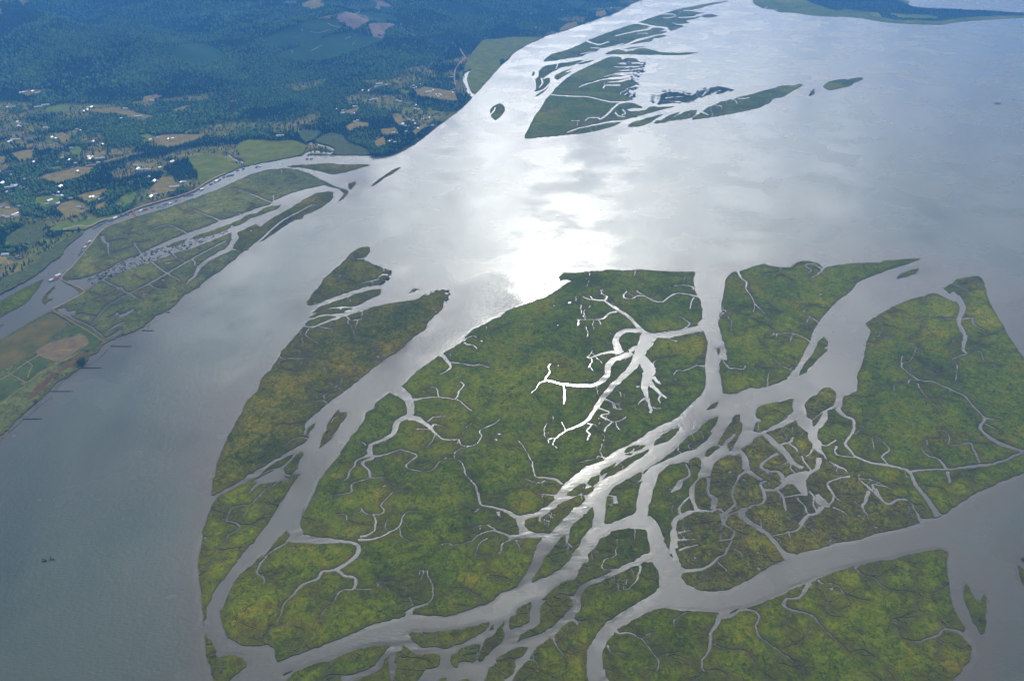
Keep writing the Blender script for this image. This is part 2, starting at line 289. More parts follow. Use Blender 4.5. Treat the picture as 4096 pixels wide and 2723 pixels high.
# ------------------------------------------------------------------ survey of the river islands
# I | label | grass | number of small creeks | ponds | outline (tile letter, then x,y)     C | widths | centre line
SURVEY = '''
I|long low green marsh island nearest the far peninsula, forked creek across its middle|m|4|4|C 1245,203 1300,180 1450,130 1600,85 1800,45 1950,22 2050,8 1980,28 1850,58 1780,78 1700,96 1760,112 1830,118 1760,132 1740,150 1800,152 1740,172 1660,190 1700,210 1620,215 1560,222 1650,235 1600,258 1525,278 1500,245 1420,238 1350,225
C|8,5|C 1430,128 1560,130 1572,148 1500,165 1460,163
C|6,14|C 1640,95 1740,97 1850,88
C|4,8|C 1540,207 1620,222 1720,208
C|14,5|C 1760,150 1640,160 1600,160
I|tiny dark oval islet at the tip of the farthest marsh island|m|0|0|C 1800,148 1830,135 1880,128 1930,138 1955,145 1900,156 1840,158
I|long two-lobed marsh island parted by a white hooked creek, below the farthest marsh|m|4|3|C 388,552 430,510 470,485 600,450 720,398 775,372 805,355 900,320 1050,265 1200,218 1270,225 1350,240 1320,255 1370,250 1430,252 1480,264 1400,290 1240,345 1050,405 930,432 880,445 870,465 780,480 740,505 600,525 480,545
C|14,12,8|C 760,360 800,378 830,390 890,402 920,395 950,382 980,376
C|12,9,5|C 1370,240 1340,262 1230,280 1110,305 1030,325
C|8,5|C 960,440 880,434 810,430
C|6,5|C 1330,305 1290,298 1230,303
C|5|C 900,470 830,466 720,484
I|thin spindle of marsh in the channel under the two-lobed island|m|0|0|C 1080,406 1200,350 1350,300 1480,280 1502,290 1400,312 1250,345 1150,385
I|slim ragged marsh strip fraying into mud at its right end|m|0|2|C 1155,403 1200,385 1270,362 1400,325 1480,315 1490,322 1440,338 1380,345 1360,372 1280,382 1200,396
I|hair-thin dark sliver of marsh right of the far channel|m|0|0|C 1105,440 1200,424 1320,418 1220,432
I|flat-bottomed dark marsh bar trailing off to a long point over white water|m|1|3|C 940,487 1000,460 1060,445 1100,455 1130,462 1150,445 1190,458 1220,440 1300,436 1380,455 1450,470 1600,478 1700,472 1780,475 1700,487 1600,497 1500,495 1300,494 1100,487
C|6,10|C 1120,463 1150,458 1190,438
I|crooked dark marsh island shaped like a wing, left of the large striped island|m|2|2|C 310,822 330,800 325,760 318,715 345,690 345,640 400,595 520,572 620,558 700,545 770,538 730,552 690,570 640,590 560,605 480,640 400,690 380,715 415,705 442,700 445,740 400,790 360,812
C|6,3|C 515,565 512,590 500,620
C|12,6|C 370,700 380,745 350,790
I|slender dark marsh splinter hugging the far side of the wing-shaped island|m|0|0|C 695,575 760,552 845,542 800,560 720,578
I|stubby marsh islet forked at its upper end, between two far channels|m|0|1|C 488,685 530,655 650,612 600,640 570,655 640,643 580,680 515,716 490,705
I|tiny round dark islet alone in the bright far channel|m|0|0|C 285,680 290,650 302,640 312,658 305,680
I|narrow dark sliver below the wing-shaped island|m|0|0|C 310,864 340,845 380,820 440,772 420,800 380,832 340,860
I|large triangular marsh island with a comb of mud fingers along its right edge|m|10|10|C 222,1243 240,1180 300,1060 380,950 410,890 450,850 500,790 600,700 700,640 800,590 900,545 980,515 1080,512 1100,540 1140,520 1220,530 1240,555 1150,556 1050,570 1130,582 1220,572 1280,580 1310,556 1270,590 1200,592 1060,600 1150,612 1290,600 1200,622 1050,632 1150,638 1260,625 1180,645 1000,660 1100,668 1200,660 1100,682 960,700 1060,708 1160,700 1080,720 940,740 1100,735 1150,716 1210,722 1220,760 1160,782 1120,798 1160,812 1110,850 1150,865 1190,880 1130,905 1060,920 1040,942 1130,922 1200,930 1275,958 1270,970 1200,970 1130,985 1180,1000 1300,990 1340,960 1440,960 1560,955 1430,990 1300,1025 1150,1068 1095,1092 1020,1130 900,1165 750,1195 590,1212 400,1228
C|7,8,10|C 455,850 600,862 780,868 900,895 1000,915 1110,912
C|16,14,10,5|C 1160,1075 1100,1085 950,1100 800,1130 700,1152 600,1190
C|6,10,12,14|C 760,1085 800,1055 880,1055 895,1070 970,1020 1010,975 1060,930
C|4,8,14|C 700,785 760,760 860,730 930,712 1100,704
C|8,12|C 920,795 940,765 1000,765 1080,765
C|5,10|C 930,690 980,675 1080,672 1160,676
C|10,8|C 1100,980 1125,1020 1090,1030
C|10,6|C 1030,1005 1060,1040 1120,1045
C|5,9|C 1020,597 1080,603 1140,600
C|4,6|C 1080,850 1080,830 1130,812
C|4|C 640,1080 720,1085
I|shaggy dark reed marsh breaking up into mud beyond the long narrow island|d|3|40|C 1410,932 1440,895 1440,850 1500,825 1600,830 1700,855 1800,820 1880,790 2000,780 2090,805 2040,818 2000,835 1900,850 1780,880 1700,910 1600,920 1480,935
C|8,12|C 1810,865 1830,840 1870,808
C|12,8|C 1890,852 1930,830 1975,812
C|6,10|C 1490,905 1560,910 1620,915
C|5,9|C 1640,870 1560,868 1480,880
I|pointed leaf-shaped marsh island, leftmost of the four below the far bay|m|2|0|C 1145,1137 1180,1100 1280,1070 1460,1025 1400,1060 1350,1100 1260,1130 1200,1138
I|small crooked marsh islet, second from the left of the four below the far bay|m|1|1|C 1380,1107 1395,1082 1440,1080 1500,1040 1610,1005 1560,1045 1510,1090 1440,1105
I|blunt marsh islet, third from the left of the four below the far bay|m|1|1|C 1518,1085 1560,1050 1620,1020 1700,993 1765,988 1755,1030 1720,1055 1620,1075
I|long tapering marsh island running right towards the open bay, with white inlets|m|5|4|C 1715,1072 1780,1020 1815,1000 1840,975 1920,940 1980,915 2080,890 2130,875 2240,850 D 60,832 180,800 280,770 400,768 440,752 475,762 440,790 380,820 290,870 200,890 180,920 90,965 0,985 C 2140,1010 2000,1035 1900,1050
C|14,7|C 1790,985 1815,1005 1865,1030
C|8,5|C 2070,890 2110,900 2125,930
C|7,5|C 2130,880 2180,885 2240,875
C|5|C 1925,943 1990,955
I|ragged green marsh island alone in the open bay at upper right|m|2|1|D 653,780 690,740 740,725 860,710 870,716 940,700 1010,697 1015,715 960,735 935,745 895,775 800,795 730,812 680,800
I|half-drowned scrap of dark reeds left of the lone bay island|d|0|14|D 520,862 545,822 575,792 582,845 545,865
I|dark oval marsh islet alone in the river off the wooded point|m|2|3|B 2150,990 2180,955 2240,925 C 20,935 48,970 40,1000 0,1050 B 2200,1080 2170,1060 2150,1030
C|8|B 2145,1040 2190,990 2200,960
I|golden-green willow island with a pointed tail in the slough mouth|y|0|0|B 335,1490 420,1480 560,1475 720,1462 800,1475 1000,1475 1072,1483 960,1515 850,1545 740,1562 600,1530 480,1505 380,1500
I|tiny golden teardrop islet off the end of the dike|y|0|0|F 875,108 882,80 940,62 946,78 910,128 885,122
I|thin curved golden islet trailing into the river off the dike|y|0|0|F 1085,105 1110,70 1150,40 1200,10 B 1240,1545 1300,1512 1350,1503 1310,1530 F 1265,0 1200,30 1140,75 1105,98
I|hooked golden spit of the dike standing apart at the slough mouth|y|0|0|F 795,120 845,125 888,158 860,190 790,240 808,205 842,165 830,148
I|diked marsh field along the slough, crossed by straight ditches|p|3|26|E 545,920 590,870 650,815 750,690 830,600 880,525 950,465 1100,408 1250,368 1500,298 1700,225 1850,170 2000,110 2240,-2 B 60,1550 170,1522 300,1512 420,1520 560,1568 F 620,32 700,72 800,118 700,98 640,90 620,100 500,125 360,165 220,225 205,228 180,262 100,285 0,318 E 2100,370 1970,410 1850,460 1680,520 1500,590 1260,700 1100,770 900,870 780,915 600,938
C|5,8,10|E 1700,295 1800,340 1900,380 1990,415
C|4,8,9|E 2090,118 2240,165 F 90,205 200,250
C|6,8,9|E 1340,500 1470,450 1560,465 1680,525
C|7,11|E 1200,605 1235,660 1270,710
C|5,6|E 900,745 1050,690 1200,635 1230,650
C|18,20,8,6|E 915,540 935,600 965,612 972,720
C|4,5|E 960,600 1080,575 1140,585
C|6,5|F 210,175 212,215 215,245
C|5|E 1350,590 1210,612
C|4,6|E 1100,520 1160,545
I|diked southern marsh with a long straight canal, ponds and dry fields at its foot|p|4|110|E 480,1205 600,1130 700,1078 720,1052 650,1000 560,955 540,925 560,915 650,980 740,1030 770,1040 840,1000 850,980 950,930 1100,880 1180,845 1350,785 1560,710 1800,630 2080,515 2100,560 2130,640 2160,655 2240,600 F 20,570 40,600 0,650 E 2160,700 2080,770 1950,870 1850,940 1780,1000 1640,1080 1560,1180 1440,1240 1350,1300 1250,1380 1100,1440 980,1490 920,1520 I 880,20 800,65 790,100 720,160 620,230 520,290 450,360 380,430 300,500 200,590 100,680 0,770 Z -90,1060 -90,850 E 0,1490 100,1420 350,1270
C|50,42,30,26,14|E 2110,490 2100,600 2040,670 1900,740 1790,820 1740,910 1685,945
C|7,12|E 460,1235 560,1295 645,1352
C|30,14,14,20,26|E 520,1200 650,1280 800,1350 900,1430 950,1465 1080,1405
C|60,30|E 540,1205 600,1240 680,1225
C|8,12,13,12,10|E 815,1350 880,1270 960,1170 1160,1065 1340,970 1500,880 1680,775 1850,680 2030,590
C|14,14,16,8|E 900,930 1070,1015 1160,1065 1270,1125
C|14,12,8|E 1345,765 1420,830 1500,880 1615,945
C|7,8|E 1535,705 1600,745 1665,782
C|6,7|E 640,1248 760,1245 880,1268
C|4,8|E 900,1100 1000,1060 1075,1018
C|14,10|E 1720,755 1750,780 1745,805 1775,815
C|6,12|E 1665,985 1690,950 1720,935
C|36,20|E 1070,1270 1130,1245 1200,1205
C|12,24,8|E 980,1385 1050,1350 1120,1310
C|20,30|E 960,1465 1040,1430 1090,1385
C|8,18|E 980,1280 1030,1260 1060,1235
C|22,12|E 1040,1030 1080,1005 1110,1030
C|12,14,12|I 660,130 700,80 760,30 E 870,1530 895,1495
C|10,6|E 1340,975 1400,1015 1500,1020
C|4,6|E 1210,895 1250,925 1310,940
C|14,6|E 1270,1075 1310,1055 1340,1075
C|14,8|E 1480,790 1520,785 1560,775
C|5,8|E 840,1050 880,1075 940,1085
C|8,12|F -40,590 E 2160,665 2080,668
I|narrow golden-green levee strip between the slough fields and the river|y|0|4|E 2125,520 2240,462 F 60,440 90,470 150,420 250,360 320,320 400,275 500,210 600,165 700,148 750,160 745,182 690,225 600,255 500,315 380,385 250,480 150,555 90,600 30,630 0,650 E 2180,680 2085,655 2120,600 2140,560
C|12,10,5|F 20,635 120,560 200,480 330,385 460,318 560,262
I|slim sage-green outer strip of the levee, lined with bushes|y|0|0|F 105,595 200,515 270,450 400,368 500,318 600,258 700,195 752,192 740,212 670,272 650,290 600,312 480,362 470,395 440,400 400,402 260,492 180,548
I|flat green bar in the middle of the log-strewn canal|m|0|2|E 1715,572 1760,545 1950,480 2070,440 2078,465 2050,482 1950,520 1800,560
I|small green bar left in the log-strewn canal|m|0|1|E 1490,650 1530,622 1600,595 1665,573 1650,600 1560,638
I|long narrow bar pointing down the canal towards its mouth|m|0|4|E 2065,440 2150,400 2240,355 F 60,345 150,290 280,273 250,300 200,320 60,370 0,388 E 2180,430 2100,462
I|grass-covered tongue of land in the slough at the left edge|m|1|0|E -60,1165 0,1130 100,1075 200,1020 300,972 388,940 330,1030 260,1120 200,1170 100,1225 0,1285 -60,1310
I|small C-shaped reed islet in the slough by the floating houses|y|0|0|E 375,1130 390,1080 450,1020 490,997 492,1015 450,1045 425,1070 420,1100 450,1108 478,1102 470,1118 430,1132 400,1158
I|sliver of reeds at the left edge of the slough|y|0|0|E -40,1355 0,1340 35,1338 0,1365
I|triangular golden marsh island in the river with ragged drowned edges|y|3|12|F 520,1160 515,1130 560,1060 620,1000 660,930 700,900 760,840 800,810 870,740 900,705 950,670 1000,650 1075,648 1072,690 1040,725 1000,745 1040,770 1080,790 1150,830 1250,860 1240,920 1180,975 1060,995 900,1045 760,1085 640,1135 550,1168
C|14,6|F 1250,900 1190,890 1150,920
C|5,10|F 1000,970 1080,950 1160,935
C|10,4|F 1070,735 1020,752 960,750
I|slim marsh strip just below the triangular golden island|y|1|5|F 560,1232 620,1185 700,1155 900,1085 1050,1040 1175,1025 1170,1060 1100,1100 1000,1150 930,1180 800,1180 700,1195 600,1225
I|curved thin marsh bar, second below the triangular golden island|m|0|1|F 530,1277 620,1225 700,1200 800,1195 800,1218 860,1230 780,1240 650,1250
I|tiny oval bar tucked at the end of the curved thin bar|m|0|0|F 805,1210 830,1192 930,1192 880,1208 830,1225
I|rounded small marsh bar at the head of the long ochre island|m|0|1|F 498,1335 530,1305 620,1275 690,1262 768,1265 720,1290 620,1330 540,1350 505,1348
I|drowned ring of reeds in the bright water above the long ochre island|d|0|6|F 1430,1055 1460,1030 1515,1028 1460,1052
I|long ochre and olive marsh island running down beside the open left river|y|12|14|F 455,1385 480,1362 560,1370 600,1352 640,1345 750,1305 870,1262 1000,1220 1200,1160 1400,1130 1520,1105 1540,1085 1600,1075 1700,1035 1765,1030 1740,1065 1785,1085 1740,1130 1730,1180 1720,1200 1640,1270 1590,1340 1560,1390 1500,1420 1340,1568 J 1200,90 1000,240 840,370 690,480 600,560 510,640 500,700 530,780 480,830 350,900 200,990 0,1110 I 2240,1105 2100,1200 1905,1302 1900,1240 1920,1130 1950,1000 1985,900 2040,780 2120,640 2200,480 2240,425 J 60,370 100,260 190,170 230,110 280,30 F 310,1550 400,1450
C|7,5|F 600,1345 640,1360 735,1380
C|7,5,4|F 530,1370 500,1430 570,1480 620,1520
C|7,5|F 860,1260 900,1305 1010,1290
C|7,4|J 260,50 300,75 400,75 680,75
C|7,4|J 700,490 680,460 640,450 500,460
C|4,6,10,16|J 310,870 350,820 440,780 510,790
C|26,12|J 530,680 500,720 500,760
C|5|J 1200,100 1185,70 1120,40
C|4|J 1010,255 980,225 930,190
C|4|J 850,375 780,330 720,290
I|slim lens-shaped marsh islet splitting the channel beside the ochre island|y|1|0|J 632,870 645,790 680,720 700,650 720,625 760,565 800,532 808,560 872,557 850,610 790,690 740,770 690,830
C|8,3|J 725,650 740,620 800,580
I|tiny green scrap by the mud of the ochre island's bank|m|0|1|J 518,757 520,700 560,672 597,650 570,700 530,755
I|thin curved marsh strip off the foot of the ochre island|m|0|0|J 100,1107 160,1060 220,1010 300,970 397,930 370,960 335,1005 300,1030 200,1065
I|kidney-shaped green islet above the mud flat of the western strip|m|0|1|J 310,1060 340,1020 395,960 430,930 472,905 462,960 430,1010 420,1060 370,1115 325,1100
I|long western marsh strip narrowing to a needle along the open river|m|8|10|J 0,1165 100,1115 210,1075 150,1110 60,1150 20,1180 60,1190 150,1160 250,1130 330,1130 380,1130 437,1107 400,1175 350,1250 250,1390 190,1500 M 930,0 860,110 800,200 690,340 680,350 630,400 520,545 460,625 370,740 300,880 275,960 262,1078 250,980 240,850 230,740 215,620 210,500 240,340 250,210 290,110 335,0 I 1840,1568 1860,1520 1900,1400 1960,1310 2100,1240 2240,1170
C|60,50,25,8|J 300,1120 200,1160 80,1190 -20,1280
C|22,8|J 350,1150 260,1170 190,1230
C|14,10,8|J 150,1230 60,1330 0,1380 I 2100,1400 2040,1480
C|8,9,12,8,5|I 2040,1480 2030,1540 M 470,130 560,160 580,190 540,225 480,250 460,300
C|6,4|M 560,160 640,165 700,170
C|4|M 460,300 400,370 320,450 280,560
I|triangular green islet at the bottom left, below the needle of the western strip|m|2|1|M 275,1135 300,1180 340,1240 365,1300 362,1340 400,1350 440,1335 560,1345 620,1380 638,1410 600,1460 540,1520 480,1568 440,1620 345,1630 345,1550 310,1420 280,1330 270,1220
C|5,4|M 400,1340 410,1420 370,1560
I|slender marsh sliver along the inner bend beside the great island|m|0|0|M 805,450 830,400 860,370 900,330 930,280 960,260 1005,220 1025,260 1000,300 985,320 930,355 870,395
I|great central marsh island, largest of all, with a brilliant white branching creek|m|40|60|M 780,437 720,500 640,570 560,640 500,740 450,850 410,950 425,1050 460,1150 520,1210 620,1248 780,1248 835,1240 890,1290 900,1350 915,1385 1100,1330 1400,1215 1660,1105 1740,1065 1840,1040 2055,990 N 275,970 330,915 400,880 500,870 350,930 345,960 450,975 600,980 700,965 860,920 950,885 1050,850 1110,790 1230,740 1290,690 1370,580 1400,500 1440,400 1450,350 1495,295 1400,285 1290,290 1200,305 1200,262 1290,250 1290,200 1265,130 1255,90 1340,77 K 320,1450 460,1365 490,1310 540,1240 570,1190 660,1130 720,1075 800,1030 930,980 1000,920 1120,860 1270,780 1370,710 1480,660 1600,590 1700,490 1760,430 1820,380 1845,300 1838,150 1852,0 G 1862,1500 1830,1400 1775,1335 1810,1280 1812,1200 1790,1120 1760,1060 1735,960 1740,868 1640,870 1450,860 1300,850 1200,852 1120,860 1040,852 920,855 820,862 740,872 640,880 570,880 528,912 540,940 600,935 640,950 600,965 500,1040 430,1085 300,1135 130,1190 60,1220 0,1270 F 2130,1320 2000,1390 1930,1450 1900,1500 1780,1568 J 1700,45 1650,80 1550,150 1480,210 1440,250 1380,300 1368,320 1260,382 1200,420 1130,480 1110,530 1060,545 1010,640 940,740 900,780 860,840 790,960 740,1010 700,1050 640,1140 600,1220 560,1320 500,1420 460,1520 M 1150,20 1130,120 1130,190 1150,245 1085,298 1030,310 960,360 880,410 800,460
C|90,80,56,30,26,30,30|M 1020,285 1150,290 1300,310 1500,315 1640,350 1620,450 1450,570
C|26,24,20,18,22,16,12,10,8,5|M 1450,570 1320,590 1280,650 1170,690 1100,740 1060,790 970,880 960,960 920,1010 910,1075
C|30,24,18,14,6,5,4|M 1450,570 1520,620 1610,640 1620,700 1590,745 1500,750 1460,780 1420,860 1330,940 1320,1030
C|10,7,5|M 1600,740 1740,740 1800,715 1880,720
C|26,18,12,10,7,5|M 1640,305 1800,290 1950,220 2010,180 2045,90 2100,45 2180,40
C|5,4|M 2010,190 2040,290 2140,315
C|24,14,12,11,12,8,7,6|M 1660,275 1720,262 1785,215 1800,150 1775,80 1740,78 1680,40 1670,5 J 1000,1440
C|9,6,8,4|J 1000,1440 870,1500 855,1470 770,1465
C|10,9,7,8,5,4|M 1775,80 1860,65 1870,20 J 1165,1390 1240,1310 1290,1262 1430,1240
C|8,4|M 1535,105 1545,140
C|90,80,50,44,36,34,26,26,32|J 1270,330 1400,420 1440,500 1430,580 1320,640 1290,740 1200,800 1080,850 1080,940
C|34,12,9,10,14,10,7,5,4|J 1060,935 1130,950 1250,920 1350,888 1430,912 1500,940 1440,990 1400,1020 1420,1060 1540,1085 1640,1070 1700,1000 1760,965 1835,965
C|36,16,14,10,9,6|J 1075,940 960,980 935,1035 890,1080 885,1130 840,1165 790,1165
C|28,18,16,12,10,9,10,5|J 1110,960 1010,1010 1060,1080 1075,1140 990,1170 910,1200 905,1270 800,1290 730,1290
C|12,4|J 1070,1145 1140,1140 1240,1130
C|4,8|J 1040,855 1030,830 1000,820
C|30,10,9,8,8,10,6|J 1440,445 1500,438 1600,425 1700,415 1840,435 1870,370 1920,310 1880,280
C|8,4|J 1690,415 1670,340 1610,320
C|8,6,4|J 1850,435 1910,480 1985,545
C|60,44,26,16,10,8,7,7,6,6,5|J 1420,600 1500,615 1560,650 1620,700 1680,760 1740,800 1870,800 1890,845 2010,855 2070,780 2060,720 2180,660 2240,615
C|14,6,4|J 1630,690 1640,665 1700,670 1770,695
C|5,6,9,12,16,22,22,40|J 1830,968 1900,1010 1940,1120 2030,1230 2060,1370 2100,1392 2240,1420 K 60,1440 150,1500
C|5,5,4|J 1830,965 1832,920 1960,855
C|40,28,16,8,4|J 1690,30 1740,60 1770,100 1800,150 1740,200 1690,222
C|12,6,8,5,4|J 1790,110 1880,115 2000,140 2060,130 2150,155
C|5,3|J 1660,750 1630,820 1580,870
C|10,7,4|J 1590,640 1650,600 1760,590
C|9,5|J 1490,705 1550,700 1620,712
C|16,8|M 900,390 840,420 790,490
C|18,14,9,5|M 800,470 745,560 735,600 800,655 790,710
C|6,4|M 800,658 870,625 940,600
C|62,56,56,60,40,26,22,22,10|G 1860,1365 1740,1385 1500,1430 1340,1430 1260,1385 1180,1295 1100,1230 1000,1170 930,1125
C|16,10,6|G 930,1125 840,1115 790,1110 740,1085
C|12,8,4|G 940,1125 960,1090 900,1060
C|6|G 830,1115 810,1085
C|18,12,7,5|G 1050,1222 970,1240 930,1285 780,1295 690,1297
C|5,3|G 885,1290 910,1340
C|6,4|G 705,1300 695,1350
C|40,36,40,50|G 1280,1395 1180,1390 1120,1395 1060,1430 1035,1480 1060,1568
C|50,30,20,16,12|G 1060,1560 K 1090,18 1000,15 900,35 800,70 780,55
C|5,4|K 810,60 825,110 785,160
C|6,3|K 790,60 830,5
C|40,44,44,38,32,26,18,14,10|K 1185,25 1080,65 1000,95 965,150 965,210 920,270 850,310 720,318 560,305 400,262
C|54,40,30|G 1340,1460 1280,1525 1200,1550 K 1150,10
C|110,80,62,46,38,40,34,26,22,12,8|G 1340,1430 1280,1550 K 1190,150 1100,240 1000,330 930,420 850,530 790,620 700,680 590,722 480,800
C|60,74,80,64,34,22|K 1245,40 1300,110 1340,190 1310,270 1295,350 1325,430
C|24,12,16,20|K 1325,430 1340,500 1360,540 1340,558
C|60,34,24,14|K 1320,280 1400,355 1440,400 1490,432
C|14,6|K 1440,400 1420,440 1440,478
C|26,14,6|K 1310,430 1260,455 1235,490
C|10,5|K 1340,500 1400,520 1450,515
C|24,10|K 1350,165 1400,160
C|30,26,10|K 1370,240 1410,280 1440,305
C|14,6|K 1225,325 1260,325
C|18,14,20,10|K 935,435 1010,470 1030,520 1095,525
C|16|K 1010,480 1075,478
C|16,14,12,16,10,9,6|K 885,515 980,560 905,590 1010,640 1080,630 1135,595
C|12,9,8|K 1010,640 950,690 935,735
C|6,4|K 1040,640 1045,690 1075,715
C|8,6|K 1040,350 1080,375 1085,415
C|10,12,5|K 780,660 850,665 865,680
C|16,9,12,6|K 820,670 775,720 805,750 780,805
C|7,7,16,5|K 565,300 580,390 570,455 565,490
C|12,5|K 850,310 890,330
C|10,7,4,3|K 420,270 360,290 330,340 280,385
C|8,5,4|K 405,255 445,210 430,160 455,120
C|8,5,3|K 490,790 480,850 520,880
C|6,4|K 480,785 430,800 440,830
C|7,4|K 590,722 580,690 550,640
C|16,24,14,10,7,6,5,4|K 560,1195 480,1150 380,1140 310,1120 290,1000 250,930 200,850 150,800
C|10,5|K 410,1160 340,1190 200,1140
C|18,9,5|K 510,1300 430,1295 330,1280
C|12,6,5,4|K 950,968 880,945 860,965 740,1000 670,1005
C|18,9,10,12,9,8,9,10,7|G 1780,1090 1720,1075 1600,1060 1530,1080 1460,1135 1380,1130 1300,1085 1220,1085 1170,1110 1110,1100 1110,1070 1140,1040
C|10,5|G 1740,1090 1715,1140 1700,1200
C|12,7,4,3|G 1740,1035 1725,1000 1690,990 1560,985
C|10,4,4|G 1660,1368 1700,1330 1640,1280 1600,1265
C|10,6,18|G 1500,1455 1540,1475 1585,1485
C|8,4|G 1220,1040 1300,1080
C|16,8,6,5|K 1835,140 1750,140 1660,180 1590,180 1553,222
C|12,6,5|F 1915,1485 1950,1460 2000,1435 2035,1450
C|14,8,5|F 1915,1495 1950,1515 2000,1520 2040,1560
C|22,18,15,10,6,4|N 1230,275 1150,250 1070,217 1000,225 920,260 860,310 700,350
C|8,5|N 700,350 640,330 570,355
C|12,7,4|N 1080,215 1000,165 930,175 800,215
C|20,9,12,5|N 1220,300 1140,330 1130,400 1080,440
C|16,10,5|N 1255,300 1280,340 1305,385
C|16,7,3|N 1010,285 930,340 900,430
C|44,14,9,7,6,5|N 280,960 380,895 490,860 520,790 510,700 470,620 465,570
C|8,6,4|N 950,885 950,830 870,770 790,730 690,740
C|26,12|N 1100,45 1110,90
C|5|N 470,600 410,570 400,620
C|4|N 1030,620 1100,625 1190,650
C|12,7,4|N 930,20 900,50 860,40
I|small sharp-ended islet in the broad braided channel, topmost of its row|m|0|0|K 1855,530 1880,490 1960,462 1930,505 1890,522
I|smooth spindle-shaped islet in the upper braided channel|m|0|0|K 1378,856 1400,800 1480,740 1550,705 1605,694 1570,760 1480,820
I|narrow twin sliver nearest the great island, in the upper braided channel|m|0|0|K 1115,915 1150,870 1252,842 1225,868 1160,908
I|thin dark bar beside the twin sliver, closest to the spindle islet|m|0|0|K 1200,908 1240,865 1262,848 1302,850 1262,880
I|tiny dash of reeds under the twin slivers|m|0|0|K 1122,942 1150,925 1190,918 1160,935
I|long thin blade of marsh between two bright channels|m|1|0|K 930,1165 970,1090 1060,1020 1150,970 1320,893 1335,905 1280,950 1150,1040 1050,1090 960,1140
I|short oblong islet left of the thin blade of marsh|m|0|0|K 885,1107 920,1070 1045,1010 1020,1045 950,1100 905,1122
I|round bushy islet in the braided channel near the great island's creek mouth|m|0|0|K 785,1195 800,1160 890,1120 900,1150 880,1180 825,1216
I|oval olive islet just below the round bushy islet|m|1|1|K 600,1302 630,1260 720,1200 780,1208 770,1250 700,1290 640,1306
I|small square-ended islet right of the oval olive one|m|0|1|K 735,1290 770,1240 855,1225 830,1260 780,1296
I|rounded marsh island with a white pond inlet, beside the great island's southeast corner|m|3|3|K 630,1330 700,1308 750,1300 768,1330 700,1400 N 1790,10 1700,110 1600,200 1560,240 1440,232 1370,215 1340,170 1350,130 1400,105 1485,85 1540,60 1620,20 K 520,1380
C|14,18,16,10|N 1560,40 1520,75 1480,100 1475,145
C|7,5|N 1530,60 1580,90 1600,120
I|tall wedge of marsh with a white notch, between two southern channels|m|3|1|N 1405,680 1440,610 1500,520 1505,490 1575,400 1640,310 1700,260 1712,325 1735,320 1760,180 1850,100 1950,15 1962,60 1940,180 1860,280 1845,320 1800,390 1765,420 1740,480 1640,570 1500,640
C|18,6|N 1715,320 1750,345 1785,380
I|heart-shaped marsh island with a hooked pond, left of the broad channel fork|m|3|2|K 975,1280 1050,1210 1150,1150 1270,1085 1282,1130 1215,1190 1270,1175 1250,1230 1225,1350 1210,1455 1100,1500 935,1556 940,1440 945,1380 960,1320
C|14,10,20,30|K 955,1300 1030,1310 1035,1340 1042,1375
I|very long thin marsh ridge between the two main braided channels|m|3|2|K 1275,1112 1300,1070 1450,980 1550,900 1650,800 1750,730 1850,640 1900,615 1958,592 1930,660 1905,700 1892,725 1908,735 1850,800 1750,880 1600,930 1450,1000 1360,1040
I|marsh islet with a pale muddy heart at the head of the eastern maze|o|2|5|K 1950,837 2000,740 2060,660 2080,610 2145,580 2148,620 2135,640 2168,650 2170,720 2140,760 2142,790 2110,850 2085,890 2052,892 2040,845 2070,800 1990,850
C|20,26|K 2010,845 2060,790 2110,750
I|small muddy-edged islet at the fork below the eastern maze's first islet|o|0|1|K 1835,942 1860,890 1940,850 1972,858 1900,920 1858,952
I|tall marsh island with a branching pond, on the right of the braided channels|m|5|4|K 1655,1003 1560,1020 1500,1040 1450,1080 1410,1130 1390,1200 1370,1260 1350,1330 1330,1420 1325,1490 O 660,75 700,110 760,200 800,310 828,380 850,330 862,200 868,130 K 1545,1540 1560,1500 1620,1460 1740,1422 1712,1370 1700,1300 1700,1240 1760,1160 1790,1080 1800,978 1720,968 1680,1010
C|8,12,22,44,10|K 1655,1020 1690,1060 1700,1120 1620,1170 1600,1220 1530,1275
C|14,12,18|K 1720,1290 1640,1370 1600,1410 1620,1470
I|oval olive islet with a dull brown heart, in the mouth of the eastern maze|o|1|2|L 500,460 540,425 600,400 640,350 720,335 765,380 772,450 750,490 720,510 660,550 640,600 600,660 572,682 558,650 562,625 510,590 500,530
C|5|L 560,625 630,570 660,540
I|squarish green marsh island at the top of the eastern maze|m|2|3|L 30,730 40,680 60,650 100,640 85,615 50,600 60,540 120,495 200,475 300,455 393,438 378,480 380,560 345,580 340,605 300,630 200,680 100,730
C|14,8|L 45,610 90,620 95,645
I|intricate olive marsh maze cut by a web of muddy creeks|o|44|80|K 1900,1060 1910,1015 2000,960 2060,942 2110,955 2150,930 2180,870 2240,845 L 60,772 110,762 160,720 200,690 300,660 400,612 430,670 470,710 520,740 520,790 550,830 560,880 590,900 660,950 760,1035 860,1085 960,1150 1040,1215 1085,1262 1200,1370 1260,1385 1330,1345 1400,1340 1450,1380 1490,1450 1515,1560 P 1300,155 1200,185 1100,210 900,250 700,310 540,332 400,375 240,410 200,430 150,415 100,410 60,370 O 1890,468 1800,510 1700,570 1500,680 1400,740 1250,765 1120,755 1050,720 1000,690 960,640 950,598 1000,560 950,545 920,460 900,378 925,380 915,330 920,240 915,150 980,100 1080,50 K 1775,1432 1745,1330 1740,1230 1790,1150 1880,1130
C|44,34,44,30,30|K 2130,890 2190,960 2215,1070 L 20,1110 110,1160
C|16,24,40,44,40,30,32|L -10,775 110,745 180,790 250,860 330,930 370,1000 480,1060
C|30,26,30,26|L 430,600 300,665 200,700 90,748
